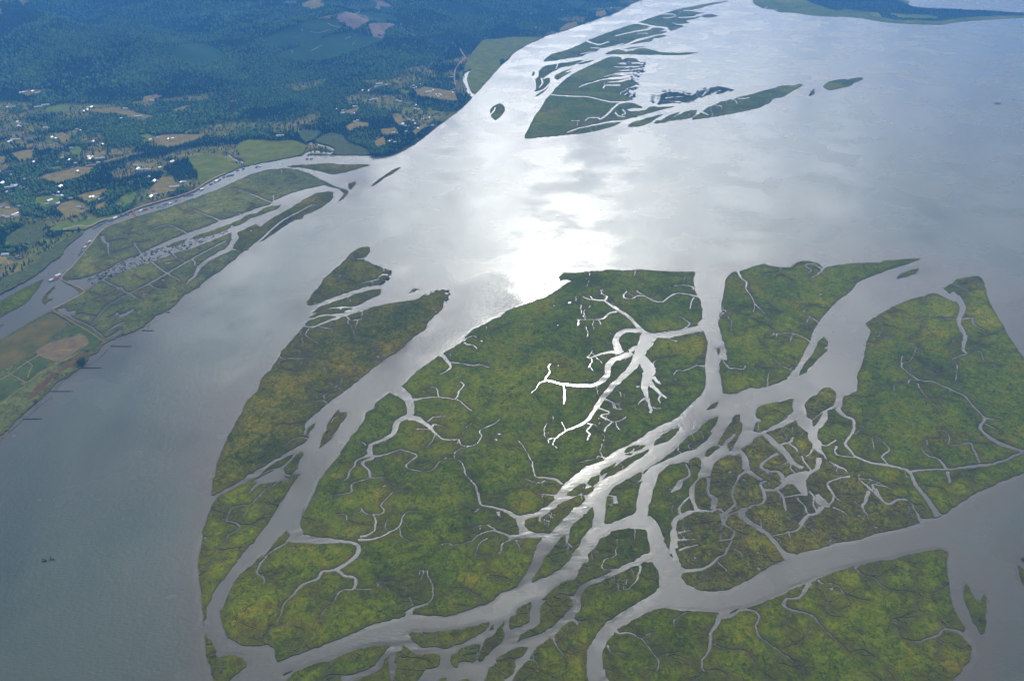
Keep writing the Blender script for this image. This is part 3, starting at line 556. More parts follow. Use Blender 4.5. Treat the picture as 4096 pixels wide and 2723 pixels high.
C|30,84,96,44|L 270,1180 400,1150 470,1120 530,1090
C|80,70,20|L 440,1140 460,1220 510,1300
C|26,22,20,26|L 250,920 150,980 95,1030 140,1080 250,1090 310,1160
C|34,26,24|L 620,960 600,1060 500,1110
C|22,20|L 140,1060 170,1110
C|14,22,8|L 320,835 370,820 385,780
C|12,14,10|L 350,830 400,870 430,910
C|12,14,12|L 460,940 490,1010 540,1060 545,1095
C|10,10|L 560,880 550,920 500,950
C|22,14|L 255,855 330,825
C|12,9,8|L 330,1000 370,1000 360,1050 405,1100
C|10|L 340,1000 250,1040
C|26,12,12,18,14,20|L 900,1130 780,1150 690,1200 750,1300 720,1370 640,1400
C|36,20,22,20|L 640,1400 600,1460 520,1480 440,1568
C|24,70,44|L 600,1290 650,1370 720,1390
C|16,9,5|L 740,1400 830,1440 900,1500
C|6,4|L 760,1310 850,1370 950,1400
C|14,12,16|L 530,1260 575,1310 570,1390 600,1440
C|24,28,34|L 110,1250 230,1250 320,1190
C|14,18,24,20,20|L 0,1392 100,1380 135,1340 115,1250 100,1190 150,1170
C|18,12,14,10|L 250,1260 300,1320 310,1380 330,1440
C|14,16,20|L 280,1320 400,1300 500,1290
C|12,9,8|L 420,1320 490,1400 520,1480 
C|28,22,14,8|L 1060,1250 1040,1340 1010,1400 1060,1490
C|30,16,18,20,12,24,30|K 2220,1080 2150,1120 2110,1200 2080,1280 2100,1380 2050,1430 2010,1490
C|30,18,20,50,30|K 1875,1140 1860,1230 1870,1290 1930,1340 1900,1420
C|40,20,18,20|K 1750,1432 1880,1440 1960,1420 2030,1480
C|20,16,14,20|K 2250,1400 2130,1440 2040,1485 1990,1568
C|50,40,36,30,34,44|O 1520,20 1490,80 1560,150 1640,190 1760,285 1900,470
C|20,16,10|O 1310,60 1330,150 1430,220
C|12,16,10|O 1430,220 1400,290 1280,310
C|10,12,16,20,24,30,40|O 1410,300 1360,380 1350,430 1280,460 1240,510 1150,560 1050,575 930,590
C|20,12,9|O 930,400 1000,370 1100,350
C|20,12,6|O 910,290 940,305 1080,290
C|14,6|O 920,240 1030,215
C|8,9,6|O 1410,370 1490,420 1500,460
C|9,7,5|O 1440,230 1500,245 1505,280
C|10,8,6|O 1280,500 1320,540 1360,580
C|12,14,16,20|O 1760,262 1900,240 2000,205 2080,100
C|10,6|O 1670,190 1655,100
C|9,6|O 1910,215 1935,300
C|5|L 860,1360 920,1340 990,1400
C|5|P 110,90 160,130 210,120
C|6,4|P 260,170 330,230 380,260
I|broad green eastern marsh island with a winding dark creek from the right edge|m|26|10|L 965,280 960,220 1000,130 1035,0 H 1045,1500 1060,1450 1075,1390 1035,1335 1130,1270 1260,1190 1400,1130 1530,1090 1650,1065 1750,1095 1830,1130 1850,1120 1742,1020 1810,972 1830,945 1900,925 2050,908 2100,970 2125,1090 2190,1220 2240,1310 Z 2359,825 2460,930 2460,1050 2359,1088 2260,1130 2200,1165 2165,1190 L 1715,1440 1700,1470 1715,1490 1600,1508 1530,1495 1500,1440 1460,1370 1400,1330 1320,1320 1260,1362 1200,1345 1120,1270 1090,1235 1000,1165 940,1130 860,1070 780,1020 700,985 680,950 640,880 640,830 610,790 605,720 650,680 700,600 700,545 760,520 800,525 830,480 840,410 880,400 945,370
C|34,18,20,18,16,20,22,20,22,26,30,36,50|L 780,520 850,590 930,630 920,740 850,830 900,900 960,960 1100,1010 1250,1030 1370,1060 1430,1090 1490,1210 1600,1350 1690,1490
C|20,16,16,30,20,24,24|L 1430,1085 1550,1070 1650,1065 1780,1065 1900,1050 2040,1035 2240,1000 Z 2380,1030
C|24,14|L 1770,1080 1790,1190
C|14,12,10,6,4|L 1250,1030 1180,950 1250,900 1210,840 1130,760
C|24,16,12,7,4|L 1760,1060 1680,970 1600,950 1530,880 1590,840 1570,790
C|16,12,8,6,4|L 2060,1010 2000,880 1970,830 1860,845 1780,850 1790,780 1700,680
C|5,7,8,9,10,12,16,22,32,26,24|L 1360,50 1360,150 1440,220 1510,265 1650,285 1800,350 1920,410 2000,500 2100,610 2065,680 2100,740 2240,840 Z 2380,1045
C|12,7|L 2110,610 2240,625
C|10|L 2110,660 2200,700
C|6,4|L 1500,270 1430,260 1420,300 1290,310 1300,370
C|5,4|L 1490,290 1550,380 1640,480 1700,560
C|16,12,16|L 640,850 700,852 770,800
C|14,10,7|L 770,855 765,920 810,950 970,955
C|60,50,36,30,26,26|H 1790,1060 1880,1130 1905,1200 1870,1300 1890,1370 1930,1430
C|26,24,10,8|H 1935,1430 1920,1500 L 1910,0 1940,25 1810,80
C|5,5,4|L 1810,80 1855,130 1840,280
C|5,6,4|L 1950,20 2060,10 2100,100 2240,150
C|6,4|H 1870,1285 1700,1285 1480,1280
C|5,3|H 1260,1195 1390,1230
C|5|H 1160,1260 1240,1310
C|14,10,4|H 1900,1285 1990,1280 2000,1330 2110,1400
C|12,8,5|L 970,1145 1080,1160 1190,1205
C|20,14,10,8,6|L 1110,1250 1105,1200 1200,1220 1300,1245
C|10,7|L 1430,1130 1360,1142
C|10,5|H 1820,975 1880,1000 1950,1030
C|5|H 1065,1435 1180,1445 1280,1460
C|26,18|L 1120,1240 1200,1370 1270,1395 1340,1350 1400,1330
C|4|L 930,745 1080,770 1110,890
C|5,4|L 1900,1140 1950,1090 2060,1060
I|broad dark green marsh wedge pointing right, above the tidal channels|m|16|6|H 0,828 60,815 130,800 200,820 280,828 360,825 420,780 510,770 620,795 657,835 660,840 760,812 900,795 1000,785 1160,790 1200,770 1400,755 1525,750 1450,785 1300,830 1130,890 970,960 900,1040 880,1065 780,1130 700,1220 650,1270 620,1320 580,1370 550,1460 500,1568 L 450,90 380,200 310,270 200,310 60,340 0,336 K 2120,385 2000,380 1985,280 1960,160 1985,95 2030,90 2025,20 G 2030,1568 1990,1450 1960,1330 1985,1180 2010,980 2030,920 2080,880 2110,868 2140,870 2240,832
C|18,9,8,6,5|G 2130,865 2160,920 2210,960 2200,1010 2240,1070 H 30,1120
C|14,9,7,6|H 665,830 645,860 610,890 550,915
C|10,7,7,6,4|H 650,850 590,800 520,790 490,810 550,850 520,880
C|8,16,10,6|K 2000,90 2050,160 2110,165 2180,170 2200,130
C|12,7,5,4|H 540,1490 410,1420 250,1420 160,1440
C|8,5,3|H 620,1325 540,1270 470,1210
C|8,5,3|L 395,185 280,140 200,60
C|5,4|G 1980,1200 2030,1212
C|5,4|G 1965,1290 2020,1290
C|4|H 0,1070 60,1170 160,1260
I|tiny reed islet in the north channel beside the great island|m|0|0|G 1940,1566 1950,1548 1965,1555 K 1970,15 1955,42 1942,5
I|small slanting islet in the mouth of the eastern channel|m|1|0|H 1305,928 1350,888 1430,855 1518,845 1480,885 1400,910
I|long narrow islet standing on edge in the eastern channel|m|1|1|H 575,1568 610,1500 665,1440 680,1460 700,1500 685,1568 L 650,30 600,90 500,190 440,222 480,130 540,60
I|olive marsh island with a squiggly creek, south of the wedge-shaped island|m|4|2|N 1500,842 1560,780 1620,730 1700,680 1800,650 1820,610 1812,585 1850,540 1865,510 1910,515 1910,440 1960,385 1985,340 1990,320 O 220,300 310,260 330,235 400,215 480,200 620,215 650,260 675,400 665,420 600,440 500,500 350,570 N 2000,630 1880,680 1800,740 1770,800 1700,790 1650,780 1580,820
C|14,8,9,5|O 360,570 250,560 240,540 260,480 320,465 375,435
C|5|O 165,380 215,420
I|rounded tall marsh island right of the diamond islet at bottom centre|m|3|1|N 1480,1020 1480,900 1530,850 1640,790 1680,795 1760,830 1772,870 1740,930 1660,1010 1560,1090 1440,1150 1330,1190 1285,1207 1290,1160 1380,1110 1470,1060
I|diamond-shaped grassy islet at the bottom centre|m|1|0|N 1200,1068 1215,990 1260,975 1275,940 1330,890 1404,863 1385,960 1387,1030 1300,1070 1210,1100
I|dark flame-shaped marsh islet left of the diamond islet|m|1|2|N 1065,1160 1100,1100 1155,1028 1145,1090 1167,1150 1120,1230 1050,1290 940,1396 930,1330 970,1230 1000,1195
I|crab-claw marsh islet near the bottom edge|m|2|2|N 672,1380 700,1330 780,1280 850,1250 940,1235 925,1310 915,1370 880,1400 800,1385 750,1400 752,1435 700,1432
I|long green dagger-shaped islet at the bottom, under the widest channel bend|m|3|2|N 303,1150 350,1130 500,1130 640,1120 850,1080 940,1060 1025,1036 1020,1090 960,1130 880,1180 800,1220 720,1240 650,1270 540,1262 440,1265 370,1230
I|scrap of marsh beside the tip of the dagger-shaped islet|m|0|0|N 1030,1115 1040,1080 1070,1068 1062,1100
I|thistle-shaped marsh island cut by the bottom edge, right of a straight cut|m|3|1|N 255,1238 300,1280 380,1325 460,1325 540,1322 590,1350 590,1380 560,1440 500,1450 460,1458 400,1530 370,1568 330,1650 180,1650 180,1480 210,1410 180,1390 190,1320 240,1290
C|5,4|N 180,1410 240,1340 270,1330
I|wedge of marsh left of the straight cut at the bottom edge|m|1|0|M 1912,1352 1905,1650 1600,1650 1590,1568 1620,1550 1760,1510 1850,1460 1870,1400
I|broad green marsh island along the bottom edge, left of centre|m|4|2|M 985,1568 1050,1510 1180,1440 1400,1380 1560,1310 1750,1260 1900,1238 1925,1255 1890,1300 1860,1330 1790,1420 1700,1470 1560,1512 1480,1510 1500,1560 1480,1650 860,1650
C|6,4|M 1490,1515 1400,1510 1340,1540
I|thin streak of grass off the bottom left marsh|m|0|0|M 965,1518 1000,1485 1052,1470 1010,1502
I|jagged olive marsh island at the bottom edge, right of the crab claw|m|3|1|N 990,1500 1010,1460 1100,1400 1085,1375 1150,1330 1220,1290 1300,1260 1368,1268 1330,1330 1265,1380 1258,1430 1230,1500 1150,1568 1110,1650 970,1650
I|low green bump of marsh on the bottom edge, below the crab claw|m|0|0|N 755,1560 800,1548 870,1562 870,1650 740,1650
I|small green bump of marsh at the bottom edge, near the thistle-shaped island|m|0|0|N 560,1568 640,1535 630,1568 600,1650 540,1650
I|large curving marsh island inside the great bend of the bottom channel|m|14|3|N 1375,1370 1400,1330 1470,1250 1580,1175 1605,1200 1620,1160 1650,1110 1740,1030 1785,1025 1780,1000 1830,940 1842,890 1840,830 1870,760 1960,700 2050,660 2200,600 O 500,550 570,535 620,500 690,500 720,530 745,560 748,740 640,820 500,900 350,990 240,1080 160,1200 110,1300 105,1450 120,1568 130,1650 N 1140,1650 1230,1568 1270,1480 1320,1430
C|30,12|N 1760,1000 1790,1025 1820,1060
C|12,9,5|N 1600,1195 1640,1270 1725,1360
C|20,8,5|N 1350,1370 1430,1380 1470,1440
C|14,9,6,5,4|O 582,530 580,580 550,660 480,740 400,750 310,790
C|5|O 400,750 390,690 460,650
C|8,5|O -10,1040 60,1030 145,1015
C|4|O 240,665 300,690 260,730
I|big dark green marsh island across the bottom right corner, split by long creeks|m|30|4|O 340,1650 310,1568 265,1470 250,1400 260,1280 320,1180 370,1110 395,1100 480,1050 560,1000 700,935 800,915 980,940 1150,945 1285,955 1290,985 1330,1010 1410,990 1500,940 1540,915 1620,890 1700,860 1820,810 1960,740 2080,695 2090,700 P 320,690 370,665 480,615 600,575 720,545 730,575 770,535 900,500 1080,475 1200,440 1400,405 1550,400 1550,560 1570,720 1600,880 1660,1010 1715,1105 1690,1140 1700,1180 1735,1220 1765,1290 1755,1380 1700,1430 1660,1490 1600,1568 1560,1650
C|46,30,18,20,16,12,14,12|O 1300,970 1275,1045 1215,1140 1215,1200 1190,1310 1140,1380 1140,1450 1160,1480
C|8,6,4|O 1160,1475 1300,1470 1390,1560
C|6,4|O 1140,1520 1020,1540
C|24,14,12,12,10,8,5|O 1480,930 1590,930 1650,980 1620,1070 1650,1160 1750,1240 1860,1320 1980,1400
C|5,4|O 1980,1400 2030,1440 2060,1520
C|5|O 1860,1320 1810,1420 1860,1500
C|34,26,22,20,18,14,12,10,8,6,4|P 320,680 280,750 220,820 120,825 80,860 100,900 170,930 260,950 360,990 400,1050 500,1150 600,1230 690,1320
C|5,4|P 690,1300 800,1290 900,1350
C|14,9,10,5,4|P 740,565 800,620 900,640 950,700 1050,750 1200,760
C|16,8,7,5,4|P 390,655 440,690 550,700 640,780 740,820 850,850
C|50,24,18,20,18,12,8,5|P 1740,1170 1620,1110 1520,1100 1460,1160 1360,1190 1290,1215 1140,1180 1110,1110
C|7,6,4|P 1110,1110 1065,1050 1080,1010 1280,990
C|8,4|P 1450,1175 1510,1240 1440,1340
C|7,4|P 1540,1100 1490,1030 1560,990
C|26,12,8,6,6,7,5|O 360,1110 400,1135 480,1130 600,1190 680,1290 750,1390 730,1470 640,1465
C|10,5|O 255,1460 350,1485
C|14,6,5|O 290,1240 320,1300 460,1320
C|5|O 750,1370 800,1330 940,1300
C|5|O 600,1190 650,1140 720,1130
C|6,4|O 1010,940 890,1010 900,1080 1000,1100
C|6,4|O 1190,1100 1130,1120 1080,1080
C|8,6,4|O 1210,1225 1380,1280 1530,1300 1640,1450
C|4|P 170,935 130,1010 60,1090
C|4|P 430,900 480,970 580,990
C|4|P 150,1220 260,1200 330,1100
C|5,4|P 0,1255 100,1330 240,1410 290,1520
C|4|P 1530,690 1610,690
I|tiny grass sliver by the creek mouth of the bottom right island|m|0|0|O 1398,960 1430,930 1466,922 1440,950
I|dark needle-like islet in the fork of the bottom channels|d|0|0|O 846,433 856,440 867,466 852,455
I|notched green islet in the blue-green channel at the right edge|m|1|1|P 1700,722 1722,690 1760,760 1800,830 1850,862 1865,820 1885,788 1900,830 1898,1000 1890,1090 1860,1152 1820,1090 1760,970 1720,860 1698,780
I|golden sliver of marsh at the lower right edge|y|0|0|P 2183,528 2240,570 2330,640 2330,830 2250,720 2200,620
I|tiny dark tuft above the golden sliver at the right edge|d|0|0|P 2212,476 2240,462 2300,480 2290,520 2240,500
'''
# ------------------------------------------------------------------ build the river islands
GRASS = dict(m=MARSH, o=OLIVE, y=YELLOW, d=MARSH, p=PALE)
TINT = dict(p=(1,1,1,1), m=(1,1,1,1), o=(1,1,1,1), y=(1,1,1,1), d=(0.55,0.6,0.7,1))
isl = []
for ln in SURVEY.strip().splitlines():
    f = ln.split('|')
    if f[0] == 'I': isl.append(dict(label=f[1], g=f[2], nc=int(f[3]), np=int(f[4]), out=pts(f[5]), ch=[]))
    else: isl[-1]['ch'].append(([float(x) for x in f[1].split(',')], pts(f[2])))
def wander(P0, ang, length, w0):
    """a small creek worming in from the bank"""
    P = [P0]; s = 11*fs(P0[1]); a = ang; n = int(length/s)
    for i in range(max(n, 3)):
        a += random.gauss(0, 0.42) ; a = ang + (a-ang)*0.93
        P.append((P[-1][0]+math.cos(a)*s, P[-1][1]+math.sin(a)*s*0.72))
    return ribbon(P, [w0, w0*0.7, w0*0.5, 1.0], step=8, amp=0.5, mean=7*fs(P0[1]), raw=True), P
def island(d):
    raw = smooth(d['out'], True, 11); out = rough(raw, 0.9 if d['g'] != 'd' else 1.8)
    holes = [ribbon(P, ws, mean=3.5*fs(P[0][1])) for ws, P in d['ch']]
    O = np.array(out); cen = O.mean(0)
    cand = [(p, 0) for p in range(len(out))]
    for k in range(int(d['nc']*1.7)):
        if d['ch'] and random.random() < 0.62:
            ws, P = random.choice(d['ch']); t = random.randrange(len(P)-1); q = random.random()
            p0 = (P[t][0]*(1-q)+P[t+1][0]*q, P[t][1]*(1-q)+P[t+1][1]*q); dx, dy = P[t+1][0]-P[t][0], P[t+1][1]-P[t][1]
            a = math.atan2(dy, dx) + random.choice((-1, 1))*random.uniform(0.8, 1.9)
        else:
            i = random.randrange(len(out)); p0 = out[i]; j = out[(i+3) % len(out)]; h = out[i-3]
            a = math.atan2(j[1]-h[1], j[0]-h[0]) + math.pi/2
            q = (p0[0]+math.cos(a)*14, p0[1]+math.sin(a)*10)
            if not inside(np.array([q]), out)[0]: a += math.pi
        f = fs(p0[1]); r, P = wander(p0, a, random.uniform(50, 190)*f, random.uniform(2.6, 4.8)*f)
        holes.append(r)
        for _ in range(random.choice((0, 1, 2))):
            b = random.choice(P[2:]); r2, _p = wander(b, a+random.choice((-1, 1))*random.uniform(0.6, 1.3), random.uniform(25, 80)*f, 2.8*f); holes.append(r2)
    lo, hi = O.min(0), O.max(0); n = 0; tries = 0
    while n < d['np'] and tries < 4000:
        tries += 1; p = (random.uniform(lo[0], hi[0]), random.uniform(lo[1], hi[1]))
        if not inside(np.array([p]), out)[0]: continue
        if d['g'] != 'd' and noise.noise(Vector((p[0]/160, p[1]/120, 5))) < -0.05: continue
        f = fs(p[1]); r = random.uniform(1.6, 4.6)*f*(1.7 if random.random() < 0.18 else 1); e = random.uniform(0.35, 0.8); m = random.randint(6, 9); th = random.uniform(-0.5, 0.5)
        if d['g'] == 'd': r *= 1.7; e *= 0.5
        q = []
        for j in range(m):
            t = 2*math.pi*j/m; rr = r*random.uniform(0.6, 1.3); x, y = rr*1.4*math.cos(t), rr*e*math.sin(t)
            q.append((p[0]+x*math.cos(th)-y*math.sin(th), p[1]+x*math.sin(th)+y*math.cos(th)))
        holes.append(q); n += 1
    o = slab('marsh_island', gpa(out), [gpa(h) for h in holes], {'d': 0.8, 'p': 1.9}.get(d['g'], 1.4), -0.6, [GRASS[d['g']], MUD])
    o.color = TINT[d['g']]; tag(o, d['label'], 'island')
    return o
for d in isl: island(d)

# ------------------------------------------------------------------ the wooded shore and its hills
SHORE = pts('E -420,1260 -150,1140 0,1070 180,985 300,920 450,800 540,740 600,650 700,560 760,495 850,447 950,405 1100,355 1190,318 1300,285 1500,225 1700,165 1850,72 1950,18 A 2000,1568 2100,1522 2240,1482 B 200,1443 480,1395 830,1394 1070,1393 1150,1410 1300,1385 1450,1310 1550,1240 1700,1120 1850,1010 1920,950 1990,880 2010,850 2060,800 2120,730 2240,600 C 80,530 130,470 250,400 390,335 520,290 700,235 900,165 1060,110 1130,60 1250,12 1320,-8 1400,-50 1460,-90')
FOOT = np.array([gp(u, v) for u, v in [(-900,400),(-300,398),(0,388),(350,395),(620,385),(1000,335),(1500,280),(1750,235),(1900,190),(2000,130),(2150,80),(2300,40),(2450,0),(2600,-60),(2900,-200)]])
def vnoise(x, y, s, seed):
    x = x/s+seed*17.3; y = y/s+seed*9.1; xi = np.floor(x).astype(int); yi = np.floor(y).astype(int); fx = x-xi; fy = y-yi
    fx = fx*fx*(3-2*fx); fy = fy*fy*(3-2*fy)
    def h(a, b):
        n = (a*374761393 + b*668265263 + seed*974711) & 0x7fffffff; n = ((n ^ (n >> 13))*1274126177) & 0x7fffffff
        return (n & 0xffff)/65535.0
    return (h(xi,yi)*(1-fx)+h(xi+1,yi)*fx)*(1-fy) + (h(xi,yi+1)*(1-fx)+h(xi+1,yi+1)*fx)*fy
def fbm(x, y, s, seed, o=4):
    r = 0; a = 1; t = 0
    for i in range(o): r = r + a*vnoise(x, y, s, seed+i); t += a; a *= 0.5; s *= 0.5
    return r/t
def segdist(x, y, P):
    """distance to a polyline and the side it lies on"""
    best = np.full(x.shape, 1e18); side = np.zeros(x.shape)
    for (ax, ay), (bx, by) in zip(P[:-1], P[1:]):
        dx, dy = bx-ax, by-ay; t = np.clip(((x-ax)*dx+(y-ay)*dy)/(dx*dx+dy*dy), 0, 1)
        d = (x-ax-t*dx)**2+(y-ay-t*dy)**2; c = dx*(y-ay)-dy*(x-ax); m = d < best
        best = np.where(m, d, best); side = np.where(m, c, side)
    return np.sqrt(best)*np.sign(side)
def H(x, y):
    x = np.asarray(x, float); y = np.asarray(y, float); s = np.maximum(segdist(x, y, FOOT), 0)
    k = np.clip(s/1100, 0, 1); k = k*k*(3-2*k)
    rid = 1-np.abs(2*fbm(x, y*0.8, 1500, 3, 4)-1)*1.6
    return 4 + 3*fbm(x, y, 500, 9, 2) + k*(40 + 0.022*s + 330*(rid-0.35)*np.clip(s/2500, 0.35, 1) + 125*fbm(x, y, 420, 21, 3))
def hit(P, dz=0.0):
    P = np.asarray(P, float); z = np.full(len(P), 6.0)
    x = (P[:,0]-CX)/FPX; y = -(P[:,1]-CY)/FPX; dx, dy, dzz = x, cp+y*spi, -spi+y*cp
    for _ in range(25):
        t = (z-ALT)/dzz; z = 0.5*z+0.5*H(dx*t, dy*t)
    t = (z-ALT)/dzz
    return np.stack([dx*t, dy*t], 1)
MR = [([34,30,26,20,14,12,10], 'B 2020,865 1975,840 1960,800 1935,740 1925,700 1960,640 2025,600 2040,555 2140,548 2240,545 C 50,545'),
      ([8,8], 'B 2045,590 2140,580 2240,568'), ([10,18,9], 'C -20,392 60,375 110,352 190,345'), ([4,8,10], 'B 2085,460 2150,425 2240,392 C 20,385'),
      ([22,20,18,18,20,14,10], 'B 480,1400 540,1362 640,1362 720,1378 748,1345 700,1312 600,1295 520,1278 580,1235 665,1195'),
      ([24,16,8], 'B 40,1490 -20,1470 A 2100,1430 2050,1385'), ([14,8,9,12,20], 'E 780,490 640,503 520,512 430,512 390,512'), ([12,20], 'E 450,465 400,505'),
      ([8,5], 'B 1940,600 1960,560 1985,545'), ([5,9], 'B 1465,1262 1520,1240')]
rawS = rough(smooth(SHORE, False, 12), 0.8)
SG = gpa(rawS); OUT = np.concatenate([SG, [(3200, 13500), (3800, 17000), (-13000, 17000), (-13000, 3000), (-5000, 1900)]])
holesM = [gpa(ribbon(pts(s), w_)) for w_, s in MR]
gx = []
for y0, y1, st in ((1900, 5200, 60), (5200, 9000, 90), (9000, 17000, 170)):
    a, b = np.meshgrid(np.arange(-13000 if y0 > 6000 else -6500, 3800, st), np.arange(y0, y1, st)); gx.append(np.stack([a.ravel(), b.ravel()], 1))
gx = np.concatenate(gx) + rng.uniform(-8, 8, (sum(map(len, gx)), 2))
gx = gx[(np.abs(gx[:,0]) < 0.80*gx[:,1]+900)]
gx = gx[inside(gx, OUT)]; dsh = np.abs(segdist(gx[:,0], gx[:,1], SG[::4])); gx = gx[dsh > 18]
vo, fo = cdt(OUT, holesM, gx)
dv = np.abs(segdist(vo[:,0], vo[:,1], SG[::3]))
ZL = H(vo[:,0], vo[:,1]); k = np.clip(dv/60, 0, 1); ZL = 2.0*(1-k)+ZL*k
key = {(a, b) for f in fo.tolist() for a, b in ((f[0],f[1]),(f[1],f[2]),(f[2],f[0]))}; be = [(a, b) for a, b in key if (b, a) not in key]
bs_ = sorted({a for e in be for a in e}); ZL[bs_] = np.minimum(ZL[bs_], 2.0); bi = {a: len(vo)+i for i, a in enumerate(bs_)}
EDGE.extend([tuple(vo[a]) for a, b in be if abs(vo[a][0]) < 12000 and vo[a][1] < 13000])
GROUND = tone_mat('land_cover', 0.3, 0.02)
V = np.concatenate([np.column_stack([vo, ZL]), np.column_stack([vo[bs_], np.full(len(bs_), -0.6)])])
_s = -segdist(V[:,0], V[:,1], FOOT); _c = fbm(V[:,0], V[:,1], 260, 41, 3); _k = (np.clip((_s-100)/100, 0, 1)*np.clip((_c-0.50)/0.05, 0, 1))[:,None]; _t = vnoise(V[:,0], V[:,1], 170, 8)[:,None]
GC = np.array([[0.030,0.046,0.018]])*(1-_k) + _k*(np.array([[0.10,0.125,0.024]])*(1-_t)+np.array([[0.19,0.155,0.05]])*_t); GC = np.column_stack([GC, np.ones(len(GC))])
link('hills', mesh_np('hills', V, [tuple(f) for f in fo.tolist()]+[(b, a, bi[a], bi[b]) for a, b in be], [GROUND, MUD], [0]*len(fo)+[1]*len(be), GC))['kind'] = 'structure'

# ---- fields, clearings and wet meadows draped over the land
FIELD = '''T|A 780,990 920,975 1090,965 1100,985 1260,1020 1400,1045 1300,1080 1200,1085 1110,1050 1000,1020 900,1020
T|A 1550,985 1680,945 1720,955 1600,1010 1530,1005
G|A 400,990 470,960 640,940 640,960 560,1000 420,1015
T|A 170,840 240,800 380,810 370,850 250,868
G|A 380,800 480,798 450,830 390,835
T|A 480,1205 560,1185 620,1220 620,1270 540,1272 500,1240
G|A 1220,1215 1320,1195 1400,1215 1360,1240 1260,1240
G|A 1640,1190 1720,1150 1730,1192 1660,1200
T|A 1300,1237 1480,1205 1620,1203 1850,1205 1820,1240 1640,1290 1500,1322 1400,1280
T|A 100,1375 200,1350 310,1340 300,1420 180,1450
T|A -60,1400 60,1400 50,1460 -60,1470
T|A 1290,870 1400,848 1440,875 1340,905 1270,935
G|A 450,1500 560,1480 560,1526 480,1532
T|A 570,1530 700,1495 800,1488 858,1500 790,1560 A 700,1600 560,1640 460,1638 340,1612 E 300,30
T|A 930,1440 1100,1400 1240,1365 1110,1425 950,1465
T|A 1270,1500 1380,1455 1410,1460 1340,1512
Y|A 1690,1420 1850,1375 1980,1385 2010,1430 2080,1460 2150,1488 2050,1540 1990,1562 1850,1635 1790,1630 1760,1540
Y|B -50,1478 0,1470 200,1437 400,1398 500,1350 495,1300 400,1262 200,1262 0,1250 -110,1290 -120,1350 -60,1400
S|B 430,1180 600,1170 640,1200 560,1258 520,1270 470,1260
S|B 580,1262 720,1190 820,1210 900,1280 1060,1340 1066,1380 830,1384 770,1382 765,1340 700,1298
T|B 850,1140 950,1090 1060,1105 1070,1140 960,1150 900,1187
T|B 1150,1160 1300,1145 1330,1200 1200,1215
T|B 1110,1270 1200,1220 1220,1310 1130,1332
T|B 780,1010 900,985 980,960 970,1010 900,1032
T|B 1120,890 1165,883 1165,925 1120,922
T|B 1470,805 1560,780 1700,800 1840,830 1860,910 1740,900 1600,880 1500,862
G|B 1350,830 1420,808 1440,830 1370,852
T|B 1450,1180 1560,1110 1600,1130 1480,1212
T|B 1250,1030 1330,1020 1400,1090 1330,1130
T|B 1060,800 1130,770 1250,745 1280,750 1150,790 1070,822
Y|B 1990,480 2060,390 2100,360 2240,352 C 90,338 360,338 250,393 130,462 60,535 0,545 B 2240,590 2120,722 2060,792 2012,838 1975,800 1945,700 1985,620 1920,650 1925,600 1960,540
P|B 750,160 880,120 960,130 1100,180 1050,212 940,272 880,240 800,200
P|B 1060,222 1200,208 1300,220 1290,250 1230,270 1200,342 1130,347 1090,310
P|B 600,172 760,140 720,168 680,172
P|B 1000,8 1100,0 1200,20 1290,70 1200,107 1110,80 1140,50
T|B 460,40 560,0 680,10 660,70 560,95 480,80
T|A -80,10 150,-8 290,5 200,40 60,110 -80,100
P|A 2090,-4 2240,-20 B 60,-10 -20,14
P|B 290,30 360,12 440,22 380,34
Q|B 120,370 250,290 500,200 620,175 750,182 830,250 700,320 500,400 300,430 180,420
Q|B 220,500 400,430 650,350 900,290 1080,330 1200,362 1000,440 700,540 400,552
Q|B 960,132 1100,112 1280,150 1320,200 1110,200
Q|A 1550,430 1700,390 1850,400 2010,480 1980,540 1800,600 1600,560
Q|C 560,20 700,0 760,40 680,60
T|E 560,250 680,222 780,270 840,300 700,360 600,382 500,300
T|E 660,190 860,140 960,120 950,170 800,252
T|E 850,272 960,230 950,300 862,312
G|E 1080,200 1200,170 1210,240 1120,292
T|E 1330,195 1420,170 1560,150 1600,110 1540,20 1450,20 1380,90
G|E 320,200 450,180 560,200 540,250 400,300 310,260
T|E -60,250 120,270 200,340 180,380 60,392 -60,350
T|E -60,700 80,740 130,790 60,812 -60,790
T|E 560,140 640,120 600,170 560,180
G|E 430,498 520,440 700,422 900,382 1100,335 1100,350 950,396 840,440 760,485 650,492 520,502
S|E -60,1085 180,970 300,905 450,785 530,730 590,645 690,555 740,510 650,520 540,600 400,700 300,800 100,900 -60,980
S|E 200,470 330,430 430,450 380,500 430,525 300,620 100,640 60,560
T|C 600,215 680,200 700,225 610,262 530,282 540,260
T|C 860,110 940,100 960,130 900,155 860,150
G|A 620,1330 700,1310 760,1360 700,1400 640,1380'''
FM = dict(T=simple('dry_pasture', (0.15,0.125,0.035), (0.24,0.19,0.065), 0.03, bd=0.3), G=simple('green_pasture', (0.085,0.13,0.018), (0.14,0.18,0.030), 0.03, bd=0.3),
          Y=simple('wet_meadow', (0.085,0.11,0.010), (0.16,0.17,0.016), 0.012, bd=0.5), S=simple('shrub_marsh', (0.055,0.075,0.025), (0.10,0.115,0.040), 0.05, bd=1.5),
          P=simple('logging_slash', (0.15,0.115,0.095), (0.25,0.19,0.155), 0.03, bd=1.0), Q=simple('young_plantation', (0.026,0.062,0.020), (0.042,0.085,0.028), 0.03, bd=2.0))
FN = dict(T='dry_field', G='green_field', Y='meadow', S='shrub_marsh', P='cleared_ground', Q='young_plantation')
BLK = []; SHR = []; QP = []
